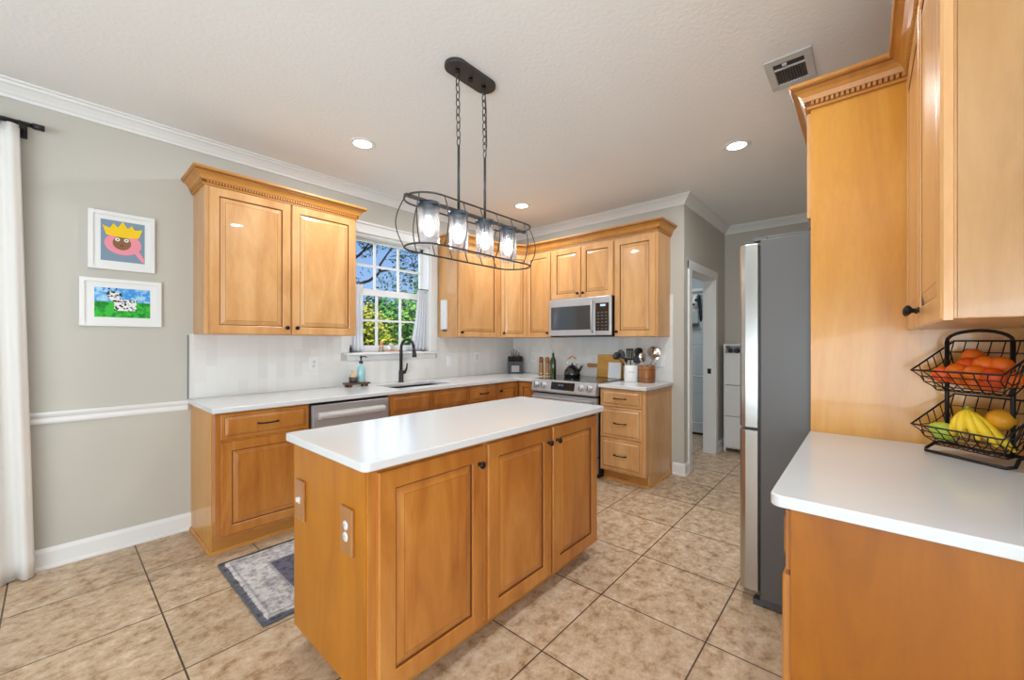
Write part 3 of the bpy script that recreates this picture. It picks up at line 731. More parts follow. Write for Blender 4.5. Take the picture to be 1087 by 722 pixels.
r = thing('over_door_rack', 'white over-door hook rack hanging on the laundry door', 'rack', (6.02, 1.85, 1.9))
bm = BM(); box(bm, 5.995, 6.022, 1.66, 2.2, 2.03, 2.07); box(bm, 6.012, 6.022, 1.66, 2.2, 1.96, 1.975)
obj('rail', bm, WHITEP, r)
for y in (1.74, 1.80, 1.95): obj('hook', tube(BM(), [(6.012, y, 1.967), (5.975, y, 1.955), (5.96, y, 1.97), (5.957, y, 1.99)], .005, 6), BLACK, r)
bm = BM()
tube(bm, [(5.965, 1.80, 1.985), (5.96, 1.81, 1.93), (5.955, 1.815, 1.86), (5.955, 1.80, 1.78)], [.01, .035, .05, .03], 10)
r = thing('apron', 'black and white cloth hanging from the rack on the laundry door', 'cloth', (5.96, 1.8, 1.75))
obj('fabric', bm, WHITEP, r, smooth=True)
bm = BM()
tube(bm, [(5.945, 1.765, 1.98), (5.935, 1.76, 1.90), (5.94, 1.745, 1.80), (5.945, 1.735, 1.64), (5.95, 1.735, 1.60)], [.012, .03, .022, .02, .01], 8); ball(bm, (5.92, 1.795, 1.90), .018); ball(bm, (5.91, 1.82, 1.84), .016)
obj('strap', bm, BLACK, r)
r = thing('hanging_caddy', 'pale framed panel with a dark base hanging low on the laundry door', 'sign', (6.0, 1.86, 1.55))
obj('panel', box(BM(), 6.0, 6.022, 1.79, 1.99, 1.58, 1.75), base('pale_grey_card', L((190, 198, 200)), .5), r)
obj('ledge', box(BM(), 5.98, 6.022, 1.79, 1.99, 1.535, 1.575), base('dark_wood_ledge', L((80, 66, 56)), .5), r)
lamp('laundry_light', 'AREA', (5.2, 2.4, 2.7), 10, (.9, .97, 1.0), shape='DISK', size=.3, look=(0, 0, -1))

# ------------------------------------------------------------------ recessed lights and vent
EMI = base('lamp_lens', (1, 1, 1), .4, emit=((1, .97, .92), 6))
def downlight(x, y, label):
    r = thing('recessed_light', label, 'ceiling light', (x, y, CH), 'recessed ceiling lights')
    obj('trim_ring', lathe(BM(), [(.062, -.001), (.064, -.005), (.085, -.006), (.092, -.002), (.092, 0), (.062, 0)], (x, y, CH), seg=32), TRIM, r)
    obj('lens', lathe(BM(), [(0, -.003), (.063, -.003), (.063, -.0005), (0, -.0005)], (x, y, CH), seg=32), EMI, r)
    l = lamp('downlight_lamp', 'AREA', (0, 0, -.012), 12, (.93, .97, 1), shape='DISK', size=.12); l.parent = r
    return r
downlight(1.482, 2.745, 'round recessed ceiling light in front of the left wall cabinet')
downlight(3.303, .717, 'round recessed ceiling light between the pendant and the ceiling vent, near the hall')
downlight(3.266, 2.734, 'round recessed ceiling light behind the pendant near the range wall')
downlight(1.482, .717, 'round recessed ceiling light nearest the camera, above the island front')
r = thing('ceiling_vent', 'white ceiling air vent with slanted slats beside the fridge panel crown', 'vent', (2.57, .305, CH))
vx0, vx1, vy0, vy1 = 2.42, 2.725, .203, .405
bm = BM(); z1 = CH-.0005; z0 = CH-.010
ix0, ix1, iy0, iy1 = vx0+.05, vx1-.05, vy0+.035, vy1-.035
box(bm, vx0, ix0, vy0, vy1, z0, z1); box(bm, ix1, vx1, vy0, vy1, z0, z1); box(bm, ix0, ix1, vy0, iy0, z0, z1); box(bm, ix0, ix1, iy1, vy1, z0, z1)
VM = base('vent_enamel', L((205, 205, 203)), .4)
obj('frame', bm, VM, r, bevel=.003)
obj('duct', box(BM(), ix0, ix1, iy0, iy1, CH-.0015, CH-.0005), base('duct_dark', (.06, .055, .05), .8), r)
box_ = BM(); box(box_, ix0+.052, ix0+.058, iy0, iy1, z0, z1); obj('divider', box_, VM, r)
bm = BM()
for k in range(11):
    y = iy0+.006+k*(iy1-iy0-.012)/10
    prism(bm, [(ix0+.06, y-.001, z1-.0015), (ix0+.06, y+.001, z1-.0015), (ix0+.06, y+.004, z0+.001), (ix0+.06, y+.002, z0+.001)], (ix1-ix0-.062, 0, 0))
obj('slats', bm, base('slat_grey', L((120, 112, 102)), .5), r)
obj('lever', box(BM(), ix0+.005, ix0+.02, .31, .33, z0-.006, z0+.002), VM, r)

# ------------------------------------------------------------------ pendant over the island
PXc, PYc = 1.477, 1.57
r = thing('pendant_light', 'black wire cage island pendant with four glass shades hung on two chains', 'pendant light', (PXc, PYc, 1.75))
IRON = base('dark_iron', (.06, .058, .056), .4, .5)
def stadium(cx, cy, hl, hw, z, n=14):
    pts = []
    for k in range(n+1): a = -PI/2+PI*k/n; pts.append((cx+hl-hw+hw*math.cos(a), cy+hw*math.sin(a), z))
    for k in range(n+1): a = PI/2+PI*k/n; pts.append((cx-hl+hw+hw*math.cos(a), cy+hw*math.sin(a), z))
    return pts
CXc, CYc = 1.485, 1.60
bm = prism(BM(), stadium(CXc, CYc, .165, .060, CH-.022), (0, 0, .0215))
obj('canopy', bm, IRON, r, bevel=.004)
obj('canopy_screw', lathe(BM(), [(0, 0), (.011, 0), (.011, -.016), (0, -.018)], (CXc, CYc, CH-.022), seg=12), BRONZE, r)
ZT, ZB = 1.985, 1.757
obj('cage_ring', tube(BM(), stadium(PXc+.002, PYc, .410, .108, ZT), .0047, 8, True), IRON, r)
obj('cage_ring', tube(BM(), stadium(PXc+.002, PYc, .410, .108, ZB), .0047, 8, True), IRON, r)
def rib(p0, out, bulge):
    pts = []
    for k in range(13):
        t = k/12; s = math.sin(PI*t); pts.append((p0[0]+out[0]*bulge*s, p0[1]+out[1]*bulge*s, ZT+(ZB-ZT)*t))
    obj('cage_rib', tube(BM(), pts, .003, 6), IRON, r)
for k in range(6):
    x = PXc-.285+k*.114
    for s in (-1, 1): rib((x, PYc+s*.108), (0, s), .030)
for s in (-1, 1):
    for a in (-.6, .6): rib((PXc+.002+s*(.302+.108*math.cos(a)), PYc+.108*math.sin(a)), (s*math.cos(a), math.sin(a)), .038)
obj('crossbar', box(BM(), PXc-.425, PXc+.425, PYc-.011, PYc+.011, 1.974, 1.985), IRON, r)
for x in (1.371, 1.56):
    obj('rod', tube(BM(), [(x, PYc, 1.975), (x, PYc, 2.318)], .007, 10), IRON, r)
    bm = BM(); z = 2.385; k = 0
    top = Vector((CXc+(-.095 if x < 1.5 else .095), CYc, CH-.022)); bot = Vector((x, PYc, 2.318)); dd = top-bot; n = 10
    for i in range(n):
        c = bot+dd*((i+.5)/n); h = dd.length/n*.62; d = dd.normalized()
        sd = Vector((1, 0, 0)) if i % 2 else Vector((0, 1, 0)); sd = (sd-d*sd.dot(d)).normalized()
        tube(bm, [c+d*(h*math.cos(a))+sd*(.0115*math.sin(a)) for a in (2*PI*q/14 for q in range(14))], .0028, 5, True)
    obj('chain', bm, IRON, r)
    obj('canopy_loop', lathe(BM(), [(0, 0), (.013, 0), (.010, -.016), (0, -.02)], (top.x, top.y, CH-.022), seg=12), BRONZE, r)
top = Vector((CXc+.105, CYc, CH-.022))
obj('cord', tube(BM(), [top, top+Vector((.006, -.004, -.12)), (1.592, 1.59, 2.50), (1.58, 1.575, 2.40), (1.563, PYc, 2.31)], .0025, 6), BRONZE, r)
SOCK = base('blue_black_socket', (.04, .055, .075), .4, .5)
BULB = base('lit_bulb', (1, 1, 1), .3, emit=((1, .96, .90), 7))
for x in (1.185, 1.371, 1.56, 1.75):
    s = obj('socket', lathe(BM(), [(0, 0), (.051, 0), (.051, -.020), (.03, -.024), (.03, -.062), (.02, -.066), (0, -.066)], (x, PYc, 1.974), seg=20), SOCK, r)
    for a in (.6, 2.7, 4.8): obj('thumb_screw', tube(BM(), [(x+.046*math.cos(a), PYc+.046*math.sin(a), 1.960), (x+.056*math.cos(a), PYc+.056*math.sin(a), 1.960)], .004, 6), SOCK, s)
    g = lathe(BM(), [(.049, -.012), (.049, -.195), (.0475, -.195), (.0475, -.012)], (x, PYc, 1.974), seg=28)
    obj('glass_shade', g, GLASS, r)
    obj('bulb', lathe(BM(), [(0, -.158), (.014, -.154), (.024, -.138), (.027, -.12), (.022, -.095), (.014, -.075), (.013, -.064), (0, -.064)], (x, PYc, 1.974), seg=16), BULB, r)

# ------------------------------------------------------------------ left wall: curtain, rod, pictures
r = thing('curtain_rod', 'black curtain rod at the far left of the window wall', 'curtain rod', (-.6, 3.49, 2.52))
obj('rod', tube(BM(), [(-1.9, 3.49, 2.515), (-.045, 3.49, 2.515)], .0125, 12), BLACK, r)
obj('finial', tube(BM(), [(-.075, 3.49, 2.515), (-.03, 3.49, 2.515)], .0165, 12), BLACK, r)
bm = BM(); box(bm, -.125, -.105, 3.49, YA, 2.49, 2.505); box(bm, -.135, -.095, YA-.01, YA, 2.46, 2.53)
obj('bracket', bm, BLACK, r)
def drape(x0, x1, y, z0, z1, amp, waves, flare=0, nx=90, nz=24, lean=0):
    bm = BM(); g = []
    for j in range(nz+1):
        t = j/nz; row = []
        for i in range(nx+1):
            s = i/nx; xx = x0+(x1-x0)*s + flare*(1-t)*(s) + lean*(1-t)**2*(1-s)
            a = amp*(.55+.45*(1-t)); yy = y+a*math.sin(s*waves*2*PI+.5*math.sin(3*t))+.3*a*math.sin(s*waves*4.3*PI+1.3)
            row.append(bm.verts.new((xx, yy, z0+(z1-z0)*t)))
        g.append(row)
    for j in range(nz):
        for i in range(nx): bm.faces.new((g[j][i], g[j][i+1], g[j+1][i+1], g[j+1][i])).smooth = True
    return bm
r = thing('curtain', 'white floor-length curtain panel at the far left', 'curtain', (-.5, 3.49, 0))
c = obj('panel', drape(-.95, -.122, 3.49, .008, 2.50, .028, 9, .055), CLOTH, r)
m = c.modifiers.new('thick', 'SOLIDIFY'); m.thickness = .004
for x in (-.12, -.22, -.32, -.42):
    obj('curtain_ring', tube(BM(), [(x, 3.49+.022*math.sin(q*PI/8), 2.507+.022*math.cos(q*PI/8)) for q in range(16)], .0025, 6, True), BLACK, r)
def poly_xz(bm, pts, y, d):
    return prism(bm, [(x, y, z) for x, z in pts], (0, -d, 0))
def picture(name, x0, x1, z0, z1, label, border, mat):
    r = thing(name, label, 'picture', ((x0+x1)/2, YA, z0), 'framed children drawings')
    bm = BM(); f = .022; yb = YA-.001; yf = YA-.024
    box(bm, x0, x0+f, yf, yb, z0, z1); box(bm, x1-f, x1, yf, yb, z0, z1); box(bm, x0+f, x1-f, yf, yb, z0, z0+f); box(bm, x0+f, x1-f, yf, yb, z1-f, z1)
    obj('frame', bm, TRIM, r)
    obj('mat_board', box(BM(), x0+f, x1-f, YA-.013, yb, z0+f, z1-f), WHITEP, r)
    return r
r = picture('framed_picture', .140, .447, 1.767, 2.128, 'upper framed drawing of a pink round shape with a yellow crown', 0, None)
ax0, ax1, az0, az1 = .195, .398, 1.822, 2.078
art = obj('drawing', box(BM(), ax0, ax1, YA-.0142, YA-.012, az0, az1), base('slate_blue_paper', L((128, 150, 168)), .8), r)
W, H = ax1-ax0, az1-az0
P = lambda s, t: (ax0+W*s, az0+H*t)
def ell(cs, ct, rs, rt, n=28): return [P(cs+rs*math.cos(2*PI*k/n), ct+rt*math.sin(2*PI*k/n)) for k in range(n)]
pink = base('pink_paint', L((240, 150, 165)), .8); brown = base('brown_paint', L((140, 98, 66)), .8); yel = base('yellow_paint', L((246, 205, 30)), .8)
bm = poly_xz(BM(), ell(.50, .44, .42, .27), YA-.0142, .0006); poly_xz(bm, [P(.72, .30), P(.84, .33), P(.99, .12), P(.99, .02), P(.92, .05)], YA-.0142, .0005); obj('pink_shape', bm, pink, art)
obj('brown_oval', poly_xz(BM(), ell(.47, .46, .21, .17), YA-.0148, .0005), brown, art)
obj('crown_shape', poly_xz(BM(), [P(.12, .63), P(.04, .86), P(.2, .8), P(.28, .93), P(.38, .83), P(.49, 1.0), P(.60, .83), P(.70, .93), P(.76, .82), P(.95, .86), P(.86, .63), P(.5, .60)], YA-.0148, .0006), yel, art)
bm = BM(); poly_xz(bm, ell(.37, .54, .055, .045, 16), YA-.0153, .0004); poly_xz(bm, ell(.57, .54, .055, .045, 16), YA-.0153, .0004); obj('eyes', bm, WHITEP, art)
bm = BM(); poly_xz(bm, ell(.37, .54, .02, .018, 12), YA-.0157, .0003); poly_xz(bm, ell(.57, .54, .02, .018, 12), YA-.0157, .0003); poly_xz(bm, ell(.47, .40, .05, .012, 12), YA-.0153, .0003); obj('features', bm, base('dark_red_brown', L((96, 44, 34)), .8), art)
r = picture('framed_picture', .104, .481, 1.412, 1.708, 'lower framed drawing of a spotted white cow on green grass', 0, None)
ax0, ax1, az0, az1 = .168, .425, 1.468, 1.652; W, H = ax1-ax0, az1-az0
def noisy(name, c0, c1, sc):
    m = base(name, c0, .8); N, K, b = nodes(m)
    t = N.new('ShaderNodeTexCoord'); x = N.new('ShaderNodeTexNoise'); x.inputs['Scale'].default_value = sc; x.inputs['Detail'].default_value = 4
    q = N.new('ShaderNodeValToRGB'); q.color_ramp.elements[0].position = .42; q.color_ramp.elements[1].position = .58; q.color_ramp.elements[0].color = c0; q.color_ramp.elements[1].color = c1
    K.new(t.outputs['Object'], x.inputs['Vector']); K.new(x.outputs['Fac'], q.inputs[0]); K.new(q.outputs[0], b.inputs['Base Color']); return m
art = obj('drawing', box(BM(), ax0, ax1, YA-.0142, YA-.012, az0+H*.5, az1), noisy('painted_blue_sky', L((60, 150, 225)), L((170, 215, 240)), 38), r)
obj('grass', box(BM(), ax0, ax1, YA-.0143, YA-.012, az0, az0+H*.53), noisy('painted_green_grass', L((20, 130, 40)), L((60, 190, 60)), 30), art)
cow = base('cow_white', (.8, .8, .8), .8); N, K, b = nodes(cow)
t = N.new('ShaderNodeTexCoord'); x = N.new('ShaderNodeTexNoise'); x.inputs['Scale'].default_value = 95
q = N.new('ShaderNodeValToRGB'); q.color_ramp.interpolation = 'CONSTANT'; q.color_ramp.elements[0].color = (.02, .02, .02, 1); q.color_ramp.elements[1].position = .44; q.color_ramp.elements[1].color = (.85, .83, .83, 1)
K.new(t.outputs['Object'], x.inputs['Vector']); K.new(x.outputs['Fac'], q.inputs[0]); K.new(q.outputs[0], b.inputs['Base Color'])
bm = BM()
poly_xz(bm, [P(.34, .22), P(.74, .24), P(.74, .62), P(.46, .62), P(.40, .86), P(.28, .90), P(.20, .72), P(.30, .55), P(.34, .5)], YA-.0143, .0008)
obj('cow', bm, cow, art)
bm = BM(); poly_xz(bm, [P(.18, .78), P(.27, .80), P(.25, .90)], YA-.0151, .0004); poly_xz(bm, [P(.41, .78), P(.49, .70), P(.46, .86)], YA-.0145, .0006); poly_xz(bm, ell(.25, .97, .02, .03, 10), YA-.0143, .0005); poly_xz(bm, ell(.38, .97, .02, .03, 10), YA-.0143, .0005)
obj('ears', bm, BLACK, art)

# ------------------------------------------------------------------ rug
def rug_mat():
    m = base('faded_rug', (.4, .4, .42), .95, spec=.05); N, K, b = nodes(m)
    t = N.new('ShaderNodeTexCoord'); s = N.new('ShaderNodeSeparateXYZ'); K.new(t.outputs['Object'], s.inputs[0])
    def M(op, a, c=None):
        n = N.new('ShaderNodeMath'); n.operation = op
        for i, v in enumerate((a, c)):
            if v is None: continue
            if isinstance(v, (int, float)): n.inputs[i].default_value = v
            else: K.new(v, n.inputs[i])
        return n.outputs[0]
    ax = M('ABSOLUTE', s.outputs[0]); ay = M('ABSOLUTE', s.outputs[1])
    d = M('MINIMUM', M('SUBTRACT', .68, ax), M('SUBTRACT', .38, ay))       # distance to the edge
    nz = N.new('ShaderNodeTexNoise'); nz.inputs['Scale'].default_value = 30; nz.inputs['Detail'].default_value = 5; nz.inputs['Roughness'].default_value = .7
    K.new(t.outputs['Object'], nz.inputs['Vector'])
    vo = N.new('ShaderNodeTexVoronoi'); vo.inputs['Scale'].default_value = 24; K.new(t.outputs['Object'], vo.inputs['Vector'])
    dd = M('ADD', d, M('MULTIPLY', M('SUBTRACT', nz.outputs['Fac'], .5), .02))
    r = N.new('ShaderNodeValToRGB'); r.color_ramp.interpolation = 'LINEAR'
    e = r.color_ramp.elements; G = L((200, 196, 194)); NV = L((104, 102, 116)); G2 = L((166, 163, 164))
    e[0].position = 0; e[0].color = L((96, 94, 97)); e[1].position = .065; e[1].color = L((108, 106, 112))
    for p, c in ((.08, G), (.13, G), (.145, G2), (.17, G2), (.185, G), (.62, G), (.64, G2), (.67, G2), (.69, NV), (1.0, NV)):
        q = e.new(p); q.color = c
    K.new(M('DIVIDE', dd, .30), r.inputs[0])
    r2 = N.new('ShaderNodeValToRGB'); r2.color_ramp.elements[0].position = .36; r2.color_ramp.elements[0].color = (.42, .42, .46, 1); r2.color_ramp.elements[1].position = .56; r2.color_ramp.elements[1].color = (1.12, 1.1, 1.08, 1)
    K.new(nz.outputs['Fac'], r2.inputs[0])
    r3 = N.new('ShaderNodeValToRGB'); r3.color_ramp.elements[0].position = .12; r3.color_ramp.elements[0].color = (.72, .72, .78, 1); r3.color_ramp.elements[1].position = .3
    K.new(vo.outputs['Distance'], r3.inputs[0])
    a = N.new('ShaderNodeMix'); a.data_type = 'RGBA'; a.blend_type = 'MULTIPLY'; a.inputs['Factor'].default_value = .85; K.new(r.outputs[0], a.inputs['A']); K.new(r2.outputs[0], a.inputs['B'])
    c = N.new('ShaderNodeMix'); c.data_type = 'RGBA'; c.blend_type = 'MULTIPLY'; c.inputs['Factor'].default_value = .7; K.new(a.outputs['Result'], c.inputs['A']); K.new(r3.outputs[0], c.inputs['B'])
    K.new(c.outputs['Result'], b.inputs['Base Color']); return m
r = thing('rug', 'faded grey and navy runner rug between the island and the sink run', 'rug', (1.32, 2.465, 0))
bm = BM(); n = 40
top = [[bm.verts.new((.64+1.36*i/n, 2.085+.76*j/20, .008+.0035*math.sin(i*.9)*math.cos(j*.7)*(1 if j in (0, 1, 19, 20) else .3))) for j in range(21)] for i in range(n+1)]
for i in range(n):
    for j in range(20): bm.faces.new((top[i][j], top[i+1][j], top[i+1][j+1], top[i][j+1])).smooth = True
o = obj('pile', bm, rug_mat(), r)
m = o.modifiers.new('thick', 'SOLIDIFY'); m.thickness = .006; m.offset = -1
loop = [(.64+1.36*i/n, 2.085, .0075) for i in range(n+1)]+[(2.0, 2.085+.76*j/20, .0075) for j in range(1, 21)]+[(2.0-1.36*i/n, 2.845, .0075) for i in range(1, n+1)]+[(.64, 2.845-.76*j/20, .0075) for j in range(1, 20)]
obj('binding', tube(BM(), loop, .006, 6, True), base('rug_binding', L((86, 92, 104)), .9), r)

# ------------------------------------------------------------------ window: cafe curtains, sill things
CAFE = base('cafe_linen', L((214, 214, 216)), .9, spec=.1)
CAFE.node_tree.nodes['Principled BSDF'].inputs['Base Color'].default_value = L((238, 238, 240))
N, K, b = nodes(CAFE)
tl = N.new('ShaderNodeBsdfTranslucent'); tl.inputs[0].default_value = L((238, 238, 240)); mxs = N.new('ShaderNodeMixShader'); mxs.inputs[0].default_value = .45
K.new(b.outputs[0], mxs.inputs[1]); K.new(tl.outputs[0], mxs.inputs[2]); K.new(mxs.outputs[0], N['Material Output'].inputs[0])
for x0, x1, lab, lean, nm in ((1.775, 1.945, 'short white curtain on the left side of the sink window', 0, 0), (2.57, 2.705, 'short white curtain swept across the right side of the sink window', -.105, 1)):
    r = thing('cafe_curtain', lab, 'curtain', ((x0+x1)/2, 3.585, WZ0), 'short curtains on the sink window')
    o = obj('panel', drape(x0, x1, 3.60, WZ0+.006, 1.865, .012, 5, 0, 60, 16, lean), CAFE, r)
    m = o.modifiers.new('thick', 'SOLIDIFY'); m.thickness = .003
    xa, xb = (WX0-.045, x0+.17) if nm == 0 else (x0-.01, WX1-.02)
    obj('rod', tube(BM(), [(xa, 3.585, 1.875), (xb, 3.585, 1.875)], .006, 8), STEELD, r)
r = thing('sill_bottle', 'tiny dark bottle at the left end of the window sill', 'bottle', (1.80, 3.548, WZ0))
obj('body', lathe(BM(), [(0, 0), (.012, 0), (.012, .04), (.006, .048), (.006, .058), (0, .058)], (1.80, 3.548, WZ0), seg=14), BLACK, r)
obj('cap', lathe(BM(), [(0, .055), (.007, .055), (.007, .07), (0, .07)], (1.80, 3.548, WZ0), seg=12), STEELD, r)
TAN = base('tan_wood', L((206, 150, 104)), .6)
r = thing('wooden_ornament', 'small tan wooden A-shaped ornament on the window sill', 'ornament', (2.14, 3.60, WZ0))
for s in (-1, 1): obj('leg', tube(BM(), [(2.14+s*.026, 3.60, WZ0+.004), (2.14+s*.005, 3.60, WZ0+.105)], .007, 8), TAN, r)
obj('crosspiece', tube(BM(), [(2.125, 3.60, WZ0+.045), (2.155, 3.60, WZ0+.045)], .005, 8), TAN, r)
bm = BM()
for k in range(5): ball(bm, (2.225+.02*k-.04*(k > 2), 3.60, WZ0+.035+.02*(k % 2)), .026, 1, .7, 1.3 if k % 2 else 1)
solo('white_figurine', bm, WHITEP, 'small white figurine on the window sill behind the faucet', 'ornament', (2.25, 3.60, WZ0))
solo('wooden_rail', box(BM(), 2.16, 2.36, 3.565, 3.578, WZ0, WZ0+.012), TAN, 'thin tan wooden strip lying on the window sill', 'ornament', (2.26, 3.57, WZ0))
# paper towel like white case on the cabinet side
r = thing('wall_case', 'slim white case fixed to the side of the wall cabinet right of the window', 'holder', (2.815, 3.44, 1.4))
obj('case', box(BM(), 2.790, 2.824, 3.405, 3.495, 1.45, 1.77), WHITEP, r, bevel=.006)
obj('clip', box(BM(), 2.80, 2.824, 3.43, 3.47, 1.43, 1.45), STEELD, r)

# ------------------------------------------------------------------ soap tray by the sink
SP = Vector((1.80, 3.44, .915))
DKW = wood('dark_tray_wood', L((70, 46, 32)), L((98, 66, 46)), L((124, 88, 62)), .5, 'x')
r = thing('riser_tray', 'small footed dark wood tray on the worktop left of the sink', 'tray', SP)
obj('tray_top', box(BM(), SP.x-.105, SP.x+.105, SP.y-.055, SP.y+.055, .935, .952), DKW, r, bevel=.004)
for sx_ in (-1, 1):
    for sy_ in (-1, 1): obj('foot', lathe(BM(), [(0, 0), (.012, 0), (.017, .01), (.012, .0195), (0, .0195)], (SP.x+sx_*.075, SP.y+sy_*.035, .915), seg=12), DKW, r)
r = thing('soap_bottle', 'teal glass soap bottle with a black pump on the dark tray', 'soap dispenser', (SP.x+.045, SP.y+.005, .952))
c = (SP.x+.045, SP.y+.005, .952)
obj('bottle', lathe(BM(), [(0, 0), (.033, 0), (.036, .006), (.036, .12), (.03, .14), (.014, .155), (.014, .17), (0, .17)], c, seg=24), base('teal_glass', L((150, 196, 198)), .12, coat=.3), r)
bm = BM(); lathe(bm, [(0, .168), (.017, .168), (.017, .19), (.007, .192), (.007, .215), (.012, .218), (.012, .235), (0, .236)], c, seg=16); tube(bm, [(c[0], c[1], c[2]+.228), (c[0]+.03, c[1]-.01, c[2]+.230), (c[0]+.048, c[1]-.016, c[2]+.222)], .005, 8)
obj('pump', bm, BLACK, r)
r = thing('brush_dish', 'dark grey dish holding a round wooden scrub brush beside the soap bottle', 'dish', (SP.x-.035, SP.y-.005, .952))
c = (SP.x-.035, SP.y-.005, .952)
obj('dish', lathe(BM(), [(0, 0), (.034, 0), (.038, .05), (.036, .05), (.032, .006), (0, .006)], c, seg=24), base('dark_ceramic', (.06, .06, .065), .4), r)
bm = BM(); lathe(bm, [(0, .02), (.028, .02), (.031, .05), (.031, .062), (.026, .07), (.016, .075), (.012, .085), (.016, .1), (.012, .112), (0, .116)], c, seg=20)
solo('scrub_brush', bm, base('pale_beech', L((216, 186, 146)), .6), 'round pale wooden scrub brush in the dark dish', 'brush', c)

# ------------------------------------------------------------------ things on the range wall worktop
KB = Vector((3.93, 3.40, .915))
r = thing('knife_block', 'black knife block with a pale label in the worktop corner', 'knife block', KB)
du_ = Vector((.66, -.75, 0)).normalized(); dn_ = Vector((-.75, -.66, 0)).normalized()
def ob(c, a0, a1, d0, d1, z0, z1):
    p = [c+du_*a0+dn_*d0+Zv*z0, c+du_*a1+dn_*d0+Zv*z0, c+du_*a1+dn_*d1+Zv*z0, c+du_*a0+dn_*d1+Zv*z0]
    return prism(BM(), p, (0, 0, z1-z0))
bm = BM(); p = [KB+du_*-.095+dn_*d+Zv*z for d, z in ((-.06, 0), (.07, 0), (.07, .15), (-.02, .215), (-.06, .21))]
obj('block', prism(bm, p, du_*.19), base('block_black', (.03, .03, .032), .45), r)
obj('label_plate', ob(KB, -.05, .05, .07, .073, .02, .10), base('label_grey', L((176, 176, 174)), .4), r)
HND = base('knife_steel', L((150, 150, 150)), .3, .8)
k = 0
for a, d, h in ((-.05, .0, .1), (-.02, -.01, .12), (.012, -.005, .11), (.045, .0, .085), (-.065, .04, .06), (-.03, .045, .06), (.0, .045, .06), (.03, .045, .06), (.06, .045, .06)):
    k += 1
    z = .185-(d)*.75+.002; q = KB+du_*a+dn_*d+Zv*z; ax = (dn_*.35+Zv).normalized()
    solo('knife', tube(BM(), [q-ax*.02, q+ax*h*.5, q+ax*h], [.008, .009, .007], 8), HND if k <= 4 else BLACK,
         ('tall steel handled knife in the back row of the block' if k <= 4 else 'small black handled steak knife in the front row of the block'), 'knife', q, 'steel handled knives in the block' if k <= 4 else 'steak knives in the block')
MILL = wood('mill_wood', L((122, 76, 32)), L((152, 102, 50)), L((174, 124, 68)), .35)
mill = None
for (x, y), lab in (((3.86, 2.93), 'wooden pepper mill, the left one beside the green bottle'), ((3.87, 2.845), 'wooden salt mill standing closest to the green bottle')):
    r = thing('pepper_mill', lab, 'mill', (x, y, .915), 'pair of wooden mills')
    obj('mill_body', lathe(BM(), [(0, 0), (.031, 0), (.031, .01), (.027, .02), (.025, .12), (.026, .15), (0, .15)], (x, y, .915), seg=20), MILL, r)
    obj('mill_band', lathe(BM(), [(.0285, .022), (.0285, .032)], (x, y, .915), seg=20), base('brass', (.7, .5, .2), .3, .9) if 'brass' not in MATS else MATS['brass'], r)
    obj('mill_head', lathe(BM(), [(0, .152), (.026, .152), (.027, .19), (.024, .215), (.012, .222), (0, .224)], (x, y, .915), seg=20), MILL, r)
c = (3.86, 2.755, .915)
r = thing('oil_bottle', 'dark green glass oil bottle with a metal pourer beside the wooden mills', 'bottle', c)
obj('bottle', lathe(BM(), [(0, 0), (.034, 0), (.036, .01), (.036, .17), (.030, .2), (.015, .225), (.014, .26), (.016, .265), (0, .265)], c, seg=24), base('green_glass', (.028, .042, .012), .1, coat=.4), r)
obj('pourer', tube(BM(), [(c[0], c[1], c[2]+.262), (c[0], c[1], c[2]+.30), (c[0]-.005, c[1]+.012, c[2]+.325), (c[0]-.008, c[1]+.02, c[2]+.345)], [.011, .006, .004, .003], 8), CHROME, r)
c = Vector((3.885, 2.51, .9245))
r = thing('kettle', 'black tea kettle with a tan arched handle on the back of the cooktop', 'kettle', c)
obj('kettle_body', lathe(BM(), [(0, 0), (.082, 0), (.092, .012), (.094, .03), (.085, .07), (.06, .105), (.042, .115), (0, .118)], c, seg=32), base('black_enamel', (.012, .012, .014), .12, coat=.5), r)
obj('lid', lathe(BM(), [(.045, .113), (.04, .122), (.012, .13), (.008, .138), (.014, .146), (0, .155)], c, seg=24), MATS['black_enamel'], r)
obj('spout', tube(BM(), [c+Vector((0, -.07, .055)), c+Vector((0, -.105, .085)), c+Vector((0, -.125, .12))], [.024, .016, .011], 12), MATS['black_enamel'], r)
obj('spout_whistle', tube(BM(), [c+Vector((0, -.122, .118)), c+Vector((0, -.132, .14))], .015, 10), CHROME, r)
obj('handle_bracket', tube(BM(), [c+Vector((0, .05, .11))]+[c+Vector((0, .07*math.cos(a), .165+.055*math.sin(a))) for a in (-.3+k*(PI+.6)/12 for k in range(13))][::-1][::-1]+[c+Vector((0, -.05, .11))], .004, 8), CHROME, r)
obj('handle_grip', tube(BM(), [c+Vector((0, .045*math.cos(a), .168+.058*math.sin(a))) for a in (.5+k*(PI-1)/8 for k in range(9))], .0095, 8), TAN, r)
